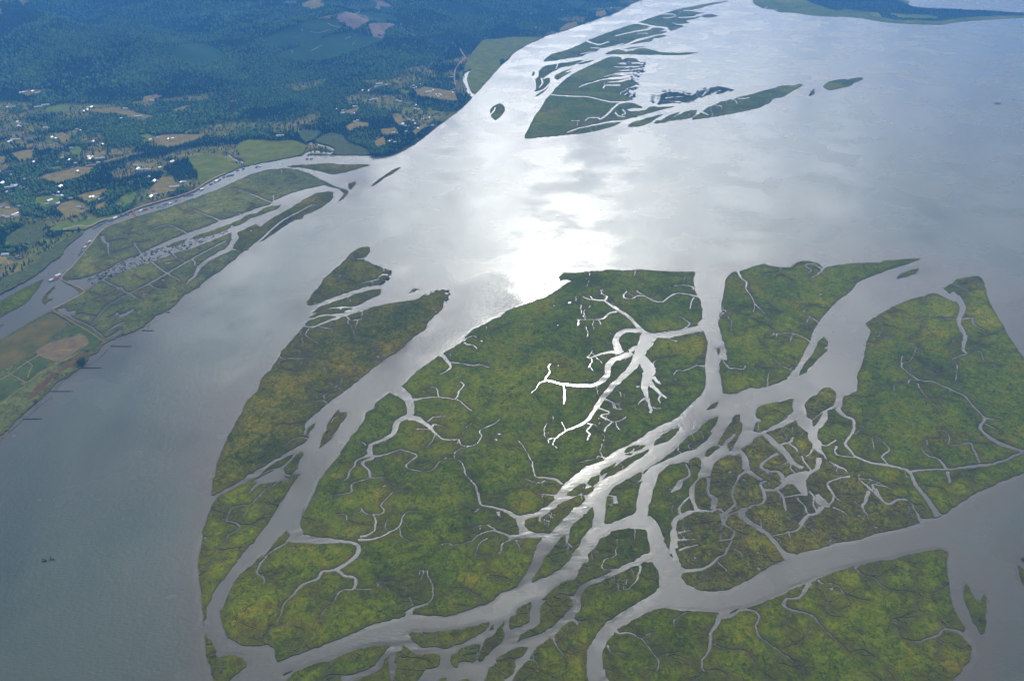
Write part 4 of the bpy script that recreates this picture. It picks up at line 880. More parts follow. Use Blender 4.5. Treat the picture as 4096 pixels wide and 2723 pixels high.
def drape(name, poly, mat, dz, step=30, kind='structure'):
    lo, hi = poly.min(0), poly.max(0); st = max(step, (hi-lo).max()/40)
    a, b = np.meshgrid(np.arange(lo[0], hi[0], st), np.arange(lo[1], hi[1], st)); g = np.stack([a.ravel(), b.ravel()], 1); g = g[inside(g, poly)]
    v, f = cdt(poly, [], g)
    c = v.mean(0); d = np.abs(segdist(v[:,0], v[:,1], SG[::3])); k = np.clip(d/60, 0, 1); z = 2.0*(1-k)+H(v[:,0], v[:,1])*k + dz
    o = link(name, mesh_np(name, np.column_stack([v-c, z]), f, [mat]), None, (c[0], c[1], 0)); o['kind'] = kind
    return o
for i, ln in enumerate(FIELD.splitlines()):
    k, s = ln.split('|'); P = hit(rough((lin if k in 'TG' else smooth)(pts(s), 8) if k in 'TG' else smooth(pts(s), True, 8), 0.45 if k in 'TG' else 0.9))
    far = P[:,1].mean() > 5200
    drape(FN[k], P, FM[k], (3.0 if far else 0.8) + 0.02*i, 60 if far else 30)
    if k != 'Q': (SHR if k == 'S' else BLK).append(P)
    if k == 'Q': SHR.append(P); QP.append(P)
DIRT = DIRT_ = simple('gravel_track', (0.24,0.18,0.12), (0.34,0.26,0.18), 0.1)
def patch(name, s, mat, z, am=0.5, rib=None):
    P = gpa(ribbon(pts(s), [rib], amp=0.15, raw=True) if rib else rough(smooth(pts(s), True, 9), am), 2); v, f = cdt(P, []); c = v.mean(0)
    o = link(name, mesh_np(name, np.column_stack([v-c, np.full(len(v), z)]), f, [mat]), None, (c[0], c[1], 0)); o['kind'] = 'structure'
MG = simple('rough_pasture', (0.045,0.065,0.018), (0.085,0.105,0.028), 0.02, bd=0.4)
TB = simple('bare_field', (0.12,0.090,0.045), (0.18,0.135,0.065), 0.02, bd=0.3)
RB = simple('russet_sedge', (0.085,0.050,0.022), (0.13,0.080,0.030), 0.04, bd=0.4)
GG = simple('golden_field', (0.070,0.075,0.016), (0.135,0.105,0.026), 0.012, bd=0.4)
patch('dry_field', 'E 330,1568 450,1500 600,1462 730,1432 795,1478 780,1530 700,1568 I 560,95 470,98 330,40', TB, 2.45, 0.2)
patch('green_field', 'I 90,195 200,130 270,85 320,50 400,75 475,100 400,160 330,210 255,280 190,250', MG, 2.45)
patch('green_field', 'E 520,1420 700,1370 850,1440 890,1500 830,1568 720,1568 800,1500 740,1425', MG, 2.46)
patch('dry_field', 'I 0,240 60,235 215,325 150,370 0,460 -60,480 -60,260', MG, 2.45)
patch('russet_marsh', 'I 790,20 690,100 600,160 500,220 430,300 330,400 250,450 300,350 450,230 600,120 720,30', RB, 2.45)
patch('golden_field', 'E -60,1510 100,1440 350,1290 460,1250 600,1350 500,1420 420,1500 380,1568 I 250,60 100,140 -60,190', GG, 2.42)
for q, wq in (('I -60,300 100,210 240,110 420,20 E 700,1560', 5), ('I 75,205 160,250 235,290 330,230 460,150 700,30', 5), ('I 240,100 290,140 265,190 250,245', 5), ('I -60,500 0,490 120,390 230,320', 4)): patch('farm_track', q, FM['T'], 2.6, rib=wq)
patch('levee_road', 'E 470,1200 620,1125 735,1062 760,1040 700,1000 600,960 548,930 570,890 650,815 750,695 830,600 880,528 950,467 1100,410 1220,375', DIRT_, 2.6, rib=4)
patch('levee_road', 'E 470,1210 620,1300 760,1380 900,1470 950,1500', FM['T'], 2.6, rib=5)
ROADS = [('A', 5, 'A -60,1130 0,1155 150,1207 330,1275 560,1360 700,1425 780,1462 860,1472'), ('A', 4, 'A 400,1568 560,1525 700,1485 800,1462'), ('A', 5, 'A 860,1472 1000,1440 1160,1395 1300,1365'),
         ('A', 3, 'A 1170,1225 1300,1165 1350,1130'), ('A', 4, 'B 1550,660 1600,600 1640,560 1700,500 1760,450 1830,380'), ('D', 5, 'B 1880,440 1910,490 1930,520 1890,560 1845,620 1830,680 1840,770'),
         ('D', 4, 'B 1840,800 1790,825 1750,830'), ('D', 6, 'E 560,492 700,455 800,458 900,408 1000,382 1100,345 1195,305 1300,270 1450,225 1600,185 1740,135 1850,62 1950,10 A 2020,1550'),
         ('A', 4, 'E 1215,295 1255,240 1275,160 1260,90 1240,30'), ('A', 3, 'E 210,160 330,130 460,95 600,55 760,0 A 860,1520'), ('A', 3, 'B 860,915 980,895 1100,880'),
         ('D', 3, 'E -20,740 40,750 80,790 60,810'), ('D', 5, 'B 940,28 975,40 965,75 990,105 940,135'), ('D', 4, 'B 1350,215 1360,250 1400,285 1480,325'), ('D', 4, 'B 610,170 700,150 860,125'),
         ('D', 3, 'B 700,215 750,240 870,262'), ('D', 3, 'B 540,290 620,300 720,270'), ('D', 3, 'B 550,460 600,435 650,410'), ('D', 4, 'B 360,455 385,465 375,490'), ('D', 3, 'B 915,410 935,385 950,372'),
         ('D', 4, 'B 1440,15 1470,0'), ('D', 3, 'B 1450,70 1500,72 1560,78'), ('D', 3, 'B 465,265 472,290'), ('D', 3, 'A 1920,80 1960,40 2000,0'), ('D', 3, 'B 850,355 900,335 950,320')]
ASPH = simple('asphalt', (0.10,0.10,0.10), (0.16,0.155,0.15), 0.1); 
for t, w_, s in ROADS:
    P = hit(ribbon(pts(s), [w_], amp=0.2, raw=True)); drape('road' if t == 'A' else 'gravel_road', P, ASPH if t == 'A' else DIRT, 4.5 if P[:,1].mean() > 5200 else 1.9, 200)
    BLK.append(hit(ribbon(pts(s), [w_*1.6], amp=0.2, raw=True)))

# ------------------------------------------------------------------ houses
HS = '''A 205,832w 290,826W 235,830w 358,832w 345,965L 410,948L 65,965w 128,963w 750,1003w 818,968W 1123,980W 1085,1065w 1240,1050L 1400,870r 1432,868R 1340,897R 1363,909W 720,1172w 650,1190b 410,1150W 178,1112w 163,1135w 20,1040r 85,1275W 140,1256L 205,1190r 498,1244w 800,1280b 820,1275w 895,1290b 805,1325r 390,1335g 318,1308b 560,1322b 660,1342b 523,1448g 555,1420w 640,1432b 680,1465w 790,1408w 800,1430W 895,1424L 882,1460w 815,1490T 140,1490b 65,1548b 20,1530b 1195,1485r 1060,1520g 1540,1455W 1232,1520W 1265,1525W 1335,1522w 1430,1505w 1375,1245b 1420,1238w 1505,1250w 1545,1245w 2080,912r 1660,985b 715,1550b 300,1455w B 1158,758L 1223,766w 1130,783w 1058,820w 975,833b 922,860g 1105,895w 1130,892w 770,985w 835,1022W 935,1024w 950,960w 905,930b 855,995b 1465,772w 1520,763w 1548,765b 1440,783r 1513,800b 1612,830W 1665,855w 1695,850w 1712,860w 1640,815w 1780,700b 1675,740b 1815,835w 1770,925b 1345,915w 1485,950w 1480,980w 1290,1040b 1365,1120W 1460,1088w 1420,1135b 1575,1075b 1605,1062w 1510,1120b 1475,1145b 1635,1130w 1400,1182w 1300,1200b 1285,1192w 1140,1245R 1245,1270w 1268,1262b 270,1220L 1690,1015b 965,1085w C 278,127w 265,175b 555,95w 775,133w 885,97w 955,95b 995,75w E 20,78W 90,115L 143,97w 62,155w 120,170b 230,40w 180,110b 390,155r 540,108W 525,158w 475,185b 523,190w 548,186b 445,235W 450,270b 495,272b 610,215b 830,200w 850,207w 785,288g 740,305b 70,298w 30,290w 145,290b 30,372w 70,380w 150,368w 172,356b 1380,60W 1335,20w 1640,80g 1622,68w 1563,112L 1392,176w 1375,150r 1350,200W 930,205b 50,718W 98,752G 155,735b 110,0w'''
WALLM = simple('painted_siding', (0.55,0.54,0.50), (0.66,0.65,0.61), 1.0); WALLB = simple('brown_siding', (0.22,0.17,0.12), (0.30,0.24,0.18), 1.0)
RM = dict(w=simple('white_metal_roof', (0.62,0.63,0.64), (0.78,0.79,0.80), 0.6, 0.45, 0.5), b=simple('grey_shingle_roof', (0.16,0.17,0.19), (0.26,0.27,0.30), 0.6), r=simple('red_roof', (0.36,0.10,0.07), (0.48,0.16,0.11), 0.6),
          g=simple('green_metal_roof', (0.06,0.20,0.15), (0.10,0.28,0.21), 0.6, 0.5), t=simple('tan_roof', (0.38,0.27,0.15), (0.50,0.36,0.20), 0.6), u=simple('blue_metal_roof', (0.10,0.22,0.42), (0.16,0.30,0.52), 0.6, 0.5))
DARK = simple('dark_glass', (0.02,0.025,0.03), (0.04,0.045,0.05), 1, 0.2, 0.5); WOOD = simple('weathered_timber', (0.05,0.042,0.034), (0.10,0.085,0.07), 1.5)
DECK = simple('grey_decking', (0.20,0.18,0.15), (0.30,0.27,0.23), 1.0); RUST = simple('rust_painted_steel', (0.20,0.09,0.06), (0.30,0.14,0.09), 0.8)
def boxes(B):
    """several boxes (x0,y0,z0,x1,y1,z1) as one list of verts and faces"""
    V = []; F = []
    for x0, y0, z0, x1, y1, z1 in B:
        n = len(V); V += [(x0,y0,z0),(x1,y0,z0),(x1,y1,z0),(x0,y1,z0),(x0,y0,z1),(x1,y0,z1),(x1,y1,z1),(x0,y1,z1)]
        F += [(n,n+3,n+2,n+1),(n+4,n+5,n+6,n+7),(n,n+1,n+5,n+4),(n+1,n+2,n+6,n+5),(n+2,n+3,n+7,n+6),(n+3,n,n+4,n+7)]
    return V, F
PM = {}
def proto(k, L, W, Hh, rm, wm):
    if k in PM: return PM[k]
    l, w_, r = L/2, W/2, Hh+W*0.28
    wv = [(-l,-w_,-1.5),(l,-w_,-1.5),(l,w_,-1.5),(-l,w_,-1.5),(-l,-w_,Hh),(l,-w_,Hh),(l,w_,Hh),(-l,w_,Hh),(-l,0,r-0.15),(l,0,r-0.15)]
    wf = [(0,1,5,4),(2,3,7,6),(1,2,6,9,5),(3,0,4,8,7)]
    e, t = 0.7, 0.3; s = (r-Hh)/w_; yo = w_+e; zo = Hh-s*e
    rv = [(-l-e,-yo,zo),(l+e,-yo,zo),(l+e,0,r),(-l-e,0,r),(l+e,yo,zo),(-l-e,yo,zo)]; rv += [(x,y,z+t) for x,y,z in rv]
    rf = [(0,1,2,3)[::-1],(3,2,4,5)[::-1],(6,7,8,9),(9,8,10,11),(0,1,7,6),(5,11,10,4),(0,6,9,3),(3,9,11,5),(1,2,8,7),(2,4,10,8)]
    n = max(2, int(L/5)); wb = []
    for i in range(n):
        x = -l+L*(i+0.5)/n
        wb += [(x-0.7,-w_-0.06,1.1,x+0.7,-w_+0.05,2.4),(x-0.7,w_-0.05,1.1,x+0.7,w_+0.06,2.4)]
    dv, df = boxes([(-l-0.06,-1.3,-0.5,-l+0.05,1.3,2.5)])
    PM[k] = [('wall', mesh_np('wall', wv, wf, [wm])), ('roof', mesh_np('roof', rv, rf, [rm])), ('door', mesh_np('door', dv, df, [WALLB]))]+[('window', mesh_np('window', *boxes([q]), [DARK])) for q in wb]
    return PM[k]
def bunch(name, Vs, Fs_, mat, e):
    o = link(name, mesh_np(name, Vs, Fs_, [mat]), e); return o
TY = dict(w=(19,12,3.4,'w'), b=(19,12,3.4,'b'), r=(19,12,3.4,'r'), g=(19,12,3.4,'g'), W=(29,17,4.8,'w'), R=(24,12,4,'r'), G=(24,13,4,'g'), L=(50,14,5,'w'), T=(52,14,5,'t'))
WORD = dict(w='small white-roofed house', b='small grey-roofed house', r='small red-roofed house', g='small green-roofed house', W='large white-roofed building', R='large red-roofed building', G='large green-roofed building', L='long white-roofed barn', T='long tan-roofed warehouse')
def place(u, v):
    if u > 2050: return 'on the wooded far shore close to the bright river'
    if u > 1620 and v < 440: return 'in the village on the wooded point'
    if u > 1480 and v < 360: return 'in the village on the wooded point' if u > 1560 else 'in the narrow clearing below the logged hill'
    if u > 1500: return 'among the trees at the tip of the wooded point'
    if u > 1300 and v < 420: return 'along the valley road below the hills'
    if u > 1300: return 'in the clearings west of the wooded point'
    if u > 1050: return 'by the wet meadow on the slough'
    if v > 980: return 'in the wood at the left edge above the slough'
    if u > 560 and v > 690: return 'on the slough bank near the bridge'
    if u > 440 and v > 640: return 'in the hamlet above the slough'
    if u > 560: return 'in the fields along the foot of the hills'
    if v < 420 and u < 200: return 'in the clearing high on the left hillside'
    if v < 480: return 'beside the green field under the hills'
    if v > 700 and u < 100: return 'in the village at the left edge'
    if v > 700: return 'around the dry pastures behind the slough'
    return 'along the straight road through the left village'
hp = []; cur = None
for t in HS.split():
    if t in TILES: ox, oy = TILES[t]; continue
    k = t[-1]; a = t[:-1].split(','); hp.append((ox+float(a[0])/2.24, oy+float(a[1])/2.24, k))
for u_, v_, k_ in list(hp):
    if random.random() < 0.6 and k_ in 'wbrW': hp.append((u_+random.choice((-1, 1))*random.uniform(9, 16), v_+random.uniform(-7, 7), random.choice('wwb')))
hg = hit([(u, v) for u, v, k in hp]); hz = H(hg[:,0], hg[:,1])
for (u, v, k), (x, y), z in zip(hp, hg, hz):
    L, W, Hh, rk = TY[k]; far = y > 5200
    e = bpy.data.objects.new('barn' if k in 'LT' else 'house', None); COL.objects.link(e); e.location = (x, y, z+(3.4 if far else 1.2)); e.rotation_euler = (0, 0, random.choice((0.15, 0.15, 0.35, 1.2, 1.6))+random.uniform(-0.15, 0.15))
    if k in 'LT': e.rotation_euler[2] = 0.35
    tag(e, WORD[k]+' '+place(u, v), 'barn' if k in 'LT' else 'house', WORD[k]+'s '+place(u, v))
    for n, m in proto(k, L, W, Hh, RM[rk], WALLB if k in 'bT' else WALLM): link(n, m, e)
    BLK.append(np.array([(x+math.cos(a)*(L*0.5+16), y+math.sin(a)*(L*0.5+16)+math.cos(a)*0-14) for a in np.linspace(0, 6.283, 9)[:-1]]))

# ------------------------------------------------------------------ trees
def cone_tree(n, tiers, jag=0.0):
    V = []; F = []
    for i in range(tiers):
        z0 = 0.08+0.78*i/tiers; z1 = min(1.0, z0+1.25/tiers) if i < tiers-1 else 1.0; r = 0.20*(1-z0)**0.8+0.015; b = len(V); V.append((0, 0, z1))
        for j in range(n):
            t = 2*math.pi*(j+0.5*(i % 2))/n+random.uniform(-0.2, 0.2); rr = r*random.uniform(1-jag-0.15, 1+jag+0.1); V.append((rr*math.cos(t), rr*math.sin(t), z0+random.uniform(-0.03, 0.03)))
        F += [(b, b+1+j, b+1+(j+1) % n) for j in range(n)]
    return np.array(V), np.array(F)
def round_tree(n):
    V = [(0,0,1.0)]; F = []; rings = [(0.84, 0.24), (0.52, 0.36), (0.22, 0.24)]
    for z, r in rings:
        for j in range(n):
            t = 2*math.pi*j/n+random.uniform(-0.3, 0.3); rr = r*random.uniform(0.7, 1.25); V.append((rr*math.cos(t), rr*math.sin(t), z+random.uniform(-0.08, 0.08)))
    F += [(0, 1+j, 1+(j+1) % n) for j in range(n)]
    for k in range(2):
        for j in range(n):
            a, b = 1+k*n+j, 1+k*n+(j+1) % n; F += [(a, a+n, b), (b, a+n, b+n)]
    return np.array(V), np.array(F)
CT = [cone_tree(5, 2, 0.2) for _ in range(5)]; RT = [round_tree(5) for _ in range(5)]
def forest(name, P, Z, S, spec, tone):
    """one mass of crowns; P ground points, S heights, spec 0 conifer 1 broadleaf"""
    VV = []; FF = []; CC = []; off = 0; tv = rng.integers(0, 5, len(P)); an = rng.uniform(0, 6.28, len(P))
    for sp_ in (0, 1):
        for k in range(5):
            s = np.nonzero((spec == sp_) & (tv == k))[0]
            if not len(s): continue
            v, f = (CT, RT)[sp_][k]; c, q = np.cos(an[s]), np.sin(an[s]); h = S[s][:,None]; wd = h*(1.0+0.25*rng.uniform(-1, 1, (len(s), 1)))
            X = (v[None,:,0]*c[:,None]-v[None,:,1]*q[:,None])*wd+P[s,0][:,None]; Y = (v[None,:,0]*q[:,None]+v[None,:,1]*c[:,None])*wd+P[s,1][:,None]; Zz = v[None,:,2]*h+Z[s][:,None]
            VV.append(np.stack([X, Y, Zz], 2).reshape(-1, 3)); FF.append((f[None]+np.arange(len(s))[:,None,None]*len(v)+off).reshape(-1, 3)); off += len(s)*len(v)
            CC.append(np.repeat(tone[s], len(v), 0))
    VV = np.concatenate(VV); CC = np.concatenate(CC); o = link(name, mesh_np(name, VV, np.concatenate(FF), [CANOPY], None, np.column_stack([CC, np.ones(len(CC))]))); o['kind'] = 'stuff'
    return o
def scatter(y0, y1, st):
    a, b = np.meshgrid(np.arange(-9500, 3000, st), np.arange(y0, y1, st)); g = np.stack([a.ravel(), b.ravel()], 1).astype(float); g += rng.uniform(-0.48*st, 0.48*st, g.shape)
    g = g[(g[:,0] > -0.72*g[:,1]-350) & (g[:,0] < 0.5*g[:,1])]
    return g[inside(g, OUT)]
allP = []; allS = []; allK = []
for y0, y1, st, hh in ((2500, 5200, 11.5, 23), (5200, 7600, 15, 25), (7600, 10500, 21, 27), (10500, 14500, 34, 32)):
    g = scatter(y0, y1, st); m = np.ones(len(g), bool)
    for b in BLK: m &= ~inside(g, b)
    thin = np.zeros(len(g), bool)
    for b in SHR: thin |= inside(g, b)
    vill = (g[:,1] < 4900)
    # the open, lived-in strip behind the slough is only half wooded
    cl = fbm(g[:,0], g[:,1], 260, 41, 3); s = -segdist(g[:,0], g[:,1], FOOT)
    m &= ~((s > 150) & (cl > 0.53) & (rng.random(len(g)) < 0.82))
    m &= np.abs(segdist(g[:,0], g[:,1], SG[::4])) > 16
    for h in holesM: m &= ~inside(g, h)
    m &= ~(thin & (rng.random(len(g)) < 0.25))
    size = hh*(0.55+0.75*fbm(g[:,0], g[:,1], 330, 5, 3))*rng.uniform(0.7, 1.25, len(g)); size = np.where(thin, 4.5*rng.uniform(0.5, 1.3, len(g)), size)
    size = np.where(~thin & (s > 0), size*0.85, size)
    kk = (fbm(g[:,0], g[:,1], 420, 77, 4)+0.10*rng.standard_normal(len(g)) > 0.49).astype(int); kk[thin] = 1
    for b in QP: kk[inside(g, b)] = 0
    allP.append(g[m]); allS.append(size[m]); allK.append(kk[m])
TP = np.concatenate(allP); TS = np.concatenate(allS); TK = np.concatenate(allK); TZ = H(TP[:,0], TP[:,1])-0.5
ton = np.where(TK[:,None] == 0, np.array([[0.040,0.095,0.042]]), np.array([[0.115,0.200,0.052]]))*(0.6+0.8*rng.random((len(TP),1))**1.2)*(0.75+0.6*fbm(TP[:,0], TP[:,1], 600, 13, 3))[:,None]
# the three hundred that show largest stand as trees of their own
dist = np.sqrt(TP[:,0]**2+TP[:,1]**2+ALT**2); inF = (TP[:,0] > -0.60*(TP[:,1]*cp+ALT*spi)) & (TS > 14)
show = np.where(inF, TS/dist, 0); big = np.argsort(-show)[:300]; isbig = np.zeros(len(TP), bool); isbig[big] = True
fr = ~isbig; con = fr & (TK == 0); bro = fr & (TK == 1)
tag(forest('conifer_forest', TP[con], TZ[con], TS[con], TK[con], ton[con]), 'dense dark conifer forest covering the hills and the river bluff', 'forest')
tag(forest('broadleaf_woodland', TP[bro], TZ[bro], TS[bro], TK[bro], ton[bro]), 'paler rounded woodland in the hollows and behind the slough', 'woodland')
def trunk_mesh(h, r):
    n = 7; V = []; F = []
    for k, (z, q) in enumerate(((-1, 1.3), (h*0.3, 1.0), (h, 0.35))):
        V += [(r*q*math.cos(6.283*j/n)+0.1*k*math.sin(h), r*q*math.sin(6.283*j/n), z) for j in range(n)]
    for k in range(2): F += [(k*n+j, k*n+(j+1) % n, (k+1)*n+(j+1) % n, (k+1)*n+j) for j in range(n)]
    return mesh_np('trunk', V, F, [BARK])
def leaf_crown(kind):
    V = []; F = []
    if kind == 0:                                     # whorls of drooping boughs
        for i in range(16):
            z = 3+20.5*i/16; L = 4.6*(1-i/16.5)**0.85
            for j in range(8):
                t = 6.283*(j+random.random())/8; l = L*random.uniform(0.7, 1.2); c, s = math.cos(t), math.sin(t); w_ = 0.26*l+0.25; b = len(V)
                V += [(0,0,z+1.5), (c*l*0.5-s*w_, s*l*0.5+c*w_, z+0.2), (c*l, s*l, z-0.9), (c*l*0.5+s*w_, s*l*0.5-c*w_, z+0.2)]; F += [(b,b+1,b+2), (b,b+2,b+3)]
        b = len(V); V += [(0.5,0,22.5),(-0.25,0.4,22.5),(-0.25,-0.4,22.5),(0,0,25.2)]; F += [(b,b+1,b+3),(b+1,b+2,b+3),(b+2,b,b+3)]
    else:                                             # leaf clumps through an uneven volume
        lob = [(random.uniform(-2.6,2.6), random.uniform(-2.6,2.6), random.uniform(6,13), random.uniform(2.2,3.8)) for _ in range(8)]
        for x0, y0, z0, r in lob:
            for _ in range(46):
                d = Vector((random.gauss(0,1), random.gauss(0,1), random.gauss(0,0.8))).normalized()*r*random.uniform(0.6, 1.05); p = Vector((x0,y0,z0))+d; b = len(V)
                for _ in range(3): V.append(tuple(p+Vector((random.uniform(-1,1), random.uniform(-1,1), random.uniform(-0.6,0.6)))*1.0))
                F.append((b,b+1,b+2))
    return mesh_np('crown', V, F, [NEEDLE if kind == 0 else LEAF])
CRN = {0: [leaf_crown(0) for _ in range(3)], 1: [leaf_crown(1) for _ in range(3)]}; TRK = {0: trunk_mesh(22, 0.4), 1: trunk_mesh(9, 0.4)}
def tree(kind, x, y, z, h, label, group, cat=None):
    e = bpy.data.objects.new('conifer_tree' if kind == 0 else 'broadleaf_tree', None); COL.objects.link(e); e.location = (x, y, z); s = h/(25 if kind == 0 else 16); e.scale = (s*1.1, s*1.1, s); e.rotation_euler = (0, 0, random.uniform(0, 6.28))
    tag(e, label, cat or ('conifer' if kind == 0 else 'tree'), group); link('trunk', TRK[kind], e); link('crown', random.choice(CRN[kind]), e)
for i in big:
    k = int(TK[i]); lo_ = TP[i,0] < -0.44*TP[i,1]-0
    tree(k, TP[i,0], TP[i,1], TZ[i], TS[i], ('dark pointed conifer in the wood at the left edge above the slough', 'round pale-green tree in the wood at the left edge above the slough')[k], ('conifers of the wood at the left edge', 'broadleaf trees of the wood at the left edge')[k])
LONE = 'E 2165,685 2062,768 2040,775 2085,755 1850,930 1930,862 1915,870 1832,835 1790,985 1720,1020 1640,1075 1600,1100 1100,1440 1180,1410 1370,1270 I 410,378 320,488 210,585 600,228 560,245 330,470 F 370,352 350,360 588,245 640,65 610,45 690,82 60,585 480,362 330,430 300,450'
LV = {'E': 'on the river bank of the diked southern marsh', 'I': 'on the river bank of the dry fields at left', 'F': 'on the levee at the slough mouth'}
cur = 'E'
for t in LONE.split():
    if t in TILES: cur = t; continue
    x, y = gp(*pts(cur+' '+t)[0]); tree(1, x, y, 1.6, random.uniform(9, 14), 'rounded bush-like tree standing '+LV[cur], 'trees '+LV[cur])
for k in range(11):
    x, y = gp(*pts('I %f,%f' % (735+random.uniform(-38, 42), 118+random.uniform(-18, 26)))[0]); tree(1, x, y, 1.6, random.uniform(14, 20), 'dark tall tree in the clump by the upper pile dam on the left bank', 'trees of the bank clump by the pile dam')
for t in ('1418,308', '1440,300', '1462,312'):
    x, y = gp(*pts('E '+t)[0]); tree(1, x, y, 1.6, random.uniform(13, 16), 'dark round tree on the slough bank of the diked field right of the bridge', 'dark trees on the slough bank')

# ---- wooded peninsula far up at the right
PEN = rough(smooth(pts('D 28,0 28,22 45,42 130,82 200,85 260,110 400,118 560,140 700,150 860,155 1000,165 1100,185 1250,205 1400,215 1560,222 1720,222 1860,200 2040,185 2240,172 Z 2359,42 2440,41 2440,30 2359,31 D 2240,108 2080,95 1960,95 1860,86 1700,80 1560,77 1450,62 1410,40 1432,20 1350,-4 1000,-70 500,-90 100,-60'), True, 9), 0.7)
PH = [ribbon(pts('D 120,90 140,70 160,60'), [8,3]), ribbon(pts('D 190,98 230,90 250,88'), [10,5])]
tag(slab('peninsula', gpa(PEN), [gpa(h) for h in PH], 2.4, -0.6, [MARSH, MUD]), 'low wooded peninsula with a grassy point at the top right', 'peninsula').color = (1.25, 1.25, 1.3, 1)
WOOD_A = gpa(pts('D 440,-20 520,20 640,60 760,105 900,95 1050,110 1150,120 1180,160 1300,185 1420,185 1560,190 1700,195 1860,170 2040,155 2240,150 Z 2450,36 2440,31 2359,32 D 2240,112 2080,99 1960,99 1860,90 1700,84 1560,80 1450,66 1410,46 1300,5 900,-60 600,-60'))
lo, hi = WOOD_A.min(0), WOOD_A.max(0); a, b = np.meshgrid(np.arange(lo[0], hi[0], 19), np.arange(lo[1], hi[1], 19)); g = np.stack([a.ravel(), b.ravel()], 1).astype(float)+rng.uniform(-9, 9, (a.size, 2))
g = g[inside(g, WOOD_A)]; g = g[(fbm(g[:,0], g[:,1], 420, 63, 3) < 0.62)]
q = len(g); sp_ = (rng.random(q) > 0.35).astype(int)
tag(forest('distant_wood', g, np.full(q, 1.0), rng.uniform(9, 19, q), np.ones(q, int), np.array([[0.050,0.085,0.035]])*(0.55+0.9*rng.random((q,1)))), 'far wood of grey-green trees on the peninsula at the top right', 'woodland')

# ------------------------------------------------------------------ bridge, floating houses, pile dams, snags
bx = [gp(*p) for p in pts('E 1186,314 1218,380')]; dxy = Vector((bx[1][0]-bx[0][0], bx[1][1]-bx[0][1])); BL = dxy.length; ang = math.atan2(dxy.y, dxy.x)
br = bpy.data.objects.new('bridge', None); COL.objects.link(br); br.location = (*bx[0], 0); br.rotation_euler = (0, 0, ang)
tag(br, 'short rust-coloured road bridge across the slough to the diked marsh', 'bridge')
V, F = boxes([(0, -3.5, 3.2, BL, 3.5, 3.9)]); link('deck', mesh_np('deck', V, F, [RUST]), br)
for s in (-1, 1):
    V, F = boxes([(0, s*3.4-0.15, 4.7, BL, s*3.4+0.15, 4.95)]+[(x, s*3.4-0.12, 3.9, x+0.25, s*3.4+0.12, 4.7) for x in np.arange(0.5, BL, 3)]); link('railing', mesh_np('railing', V, F, [RUST]), br)
for x in np.arange(8, BL-4, 12):
    V, F = boxes([(x-0.4, -3.2, -1, x+0.4, -2.4, 3.2), (x-0.4, 2.4, -1, x+0.4, 3.2, 3.2), (x-0.5, -3.6, 2.5, x+0.5, 3.6, 3.19)]); link('pier', mesh_np('pier', V, F, [WOOD]), br)
FH = 'E 466,942W 500,930R 520,902W 770,632r 790,612t 806,598w 746,662b 762,648w 720,712g 735,690b 748,676t 870,458G 846,474t 906,444b 942,426b 992,406G 1031,389W 1062,377b 1102,362b 1142,353b 1252,327w 1270,318w 1290,313r 1312,308r 1360,292b 1472,268u 1490,258u 1522,257w 1582,232u 1662,188b 1692,184b 1722,179b 1806,131W 1892,84b 1938,58W 1968,46b 2006,22b 2040,12b 2062,6b 2084,3b B 512,1427b 552,1427b 60,1498b 90,1492w -60,1514b -110,1530b'
PM.clear(); fhd = []
CW = dict(w='small white-roofed', W='large white-roofed', r='small red-roofed', R='large red-roofed', b='small grey-roofed', g='small green-roofed', G='large green-roofed', t='small tan-roofed', u='blue-roofed')
for t in FH.split():
    if t in TILES: cur = t; continue
    k = t[-1]; u, v = pts(cur+' '+t[:-1])[0]; x, y = gp(u, v)
    a = gp(u-25, v+10); ang = math.atan2(y-a[1], x-a[0])
    e = bpy.data.objects.new('floating_house', None); COL.objects.link(e); e.location = (x, y, 0.3); e.rotation_euler = (0, 0, ang+random.uniform(-0.12, 0.12))
    wh = 'at the slough corner by the C-shaped reed islet' if u < 240 and v > 1080 else 'in the raft tied to the dike bend' if u < 380 else 'moored below the bridge' if u < 530 else 'moored just above the bridge' if u < 640 else 'moored in the middle of the slough' if u < 800 else 'moored in the long upper row of the slough' if u < 1100 else 'moored near the slough mouth'
    if k == 'W' and 800 < u < 815: wh = 'lying alone in mid slough'
    L, W, Hh = (22, 11, 4.2) if k.isupper() else (13, 7.5, 3.2)
    tag(e, CW[k]+' floating boathouse '+wh, 'boathouse', CW[k]+' boathouses '+wh)
    if ('f', k) not in PM:
        pr = list(proto(k, L, W, Hh, RM[k.lower()], WALLB if k in 'bt' else WALLM)); Vv, Ff = boxes([(-L/2-2, -W/2-1.6, -0.7, L/2+3, W/2+1.6, 0.12)]); pr.append(('float', mesh_np('float', Vv, Ff, [DECK]))); PM[('f', k)] = pr
    for n, m in PM[('f', k)]: link(n, m, e)
def log_mesh(L, r):
    n = 6; V = []; F = []
    for k, (z, q) in enumerate(((0, 1), (L*0.5, 0.9), (L, 0.75))): V += [(r*q*math.cos(6.283*j/n), r*q*math.sin(6.283*j/n), z) for j in range(n)]
    for k in range(2): F += [(k*n+j, k*n+(j+1) % n, (k+1)*n+(j+1) % n, (k+1)*n+j) for j in range(n)]
    F.append(tuple(range(2*n, 3*n))); return mesh_np('pile', V, F, [WOOD])
PILE = log_mesh(4.5, 0.55)
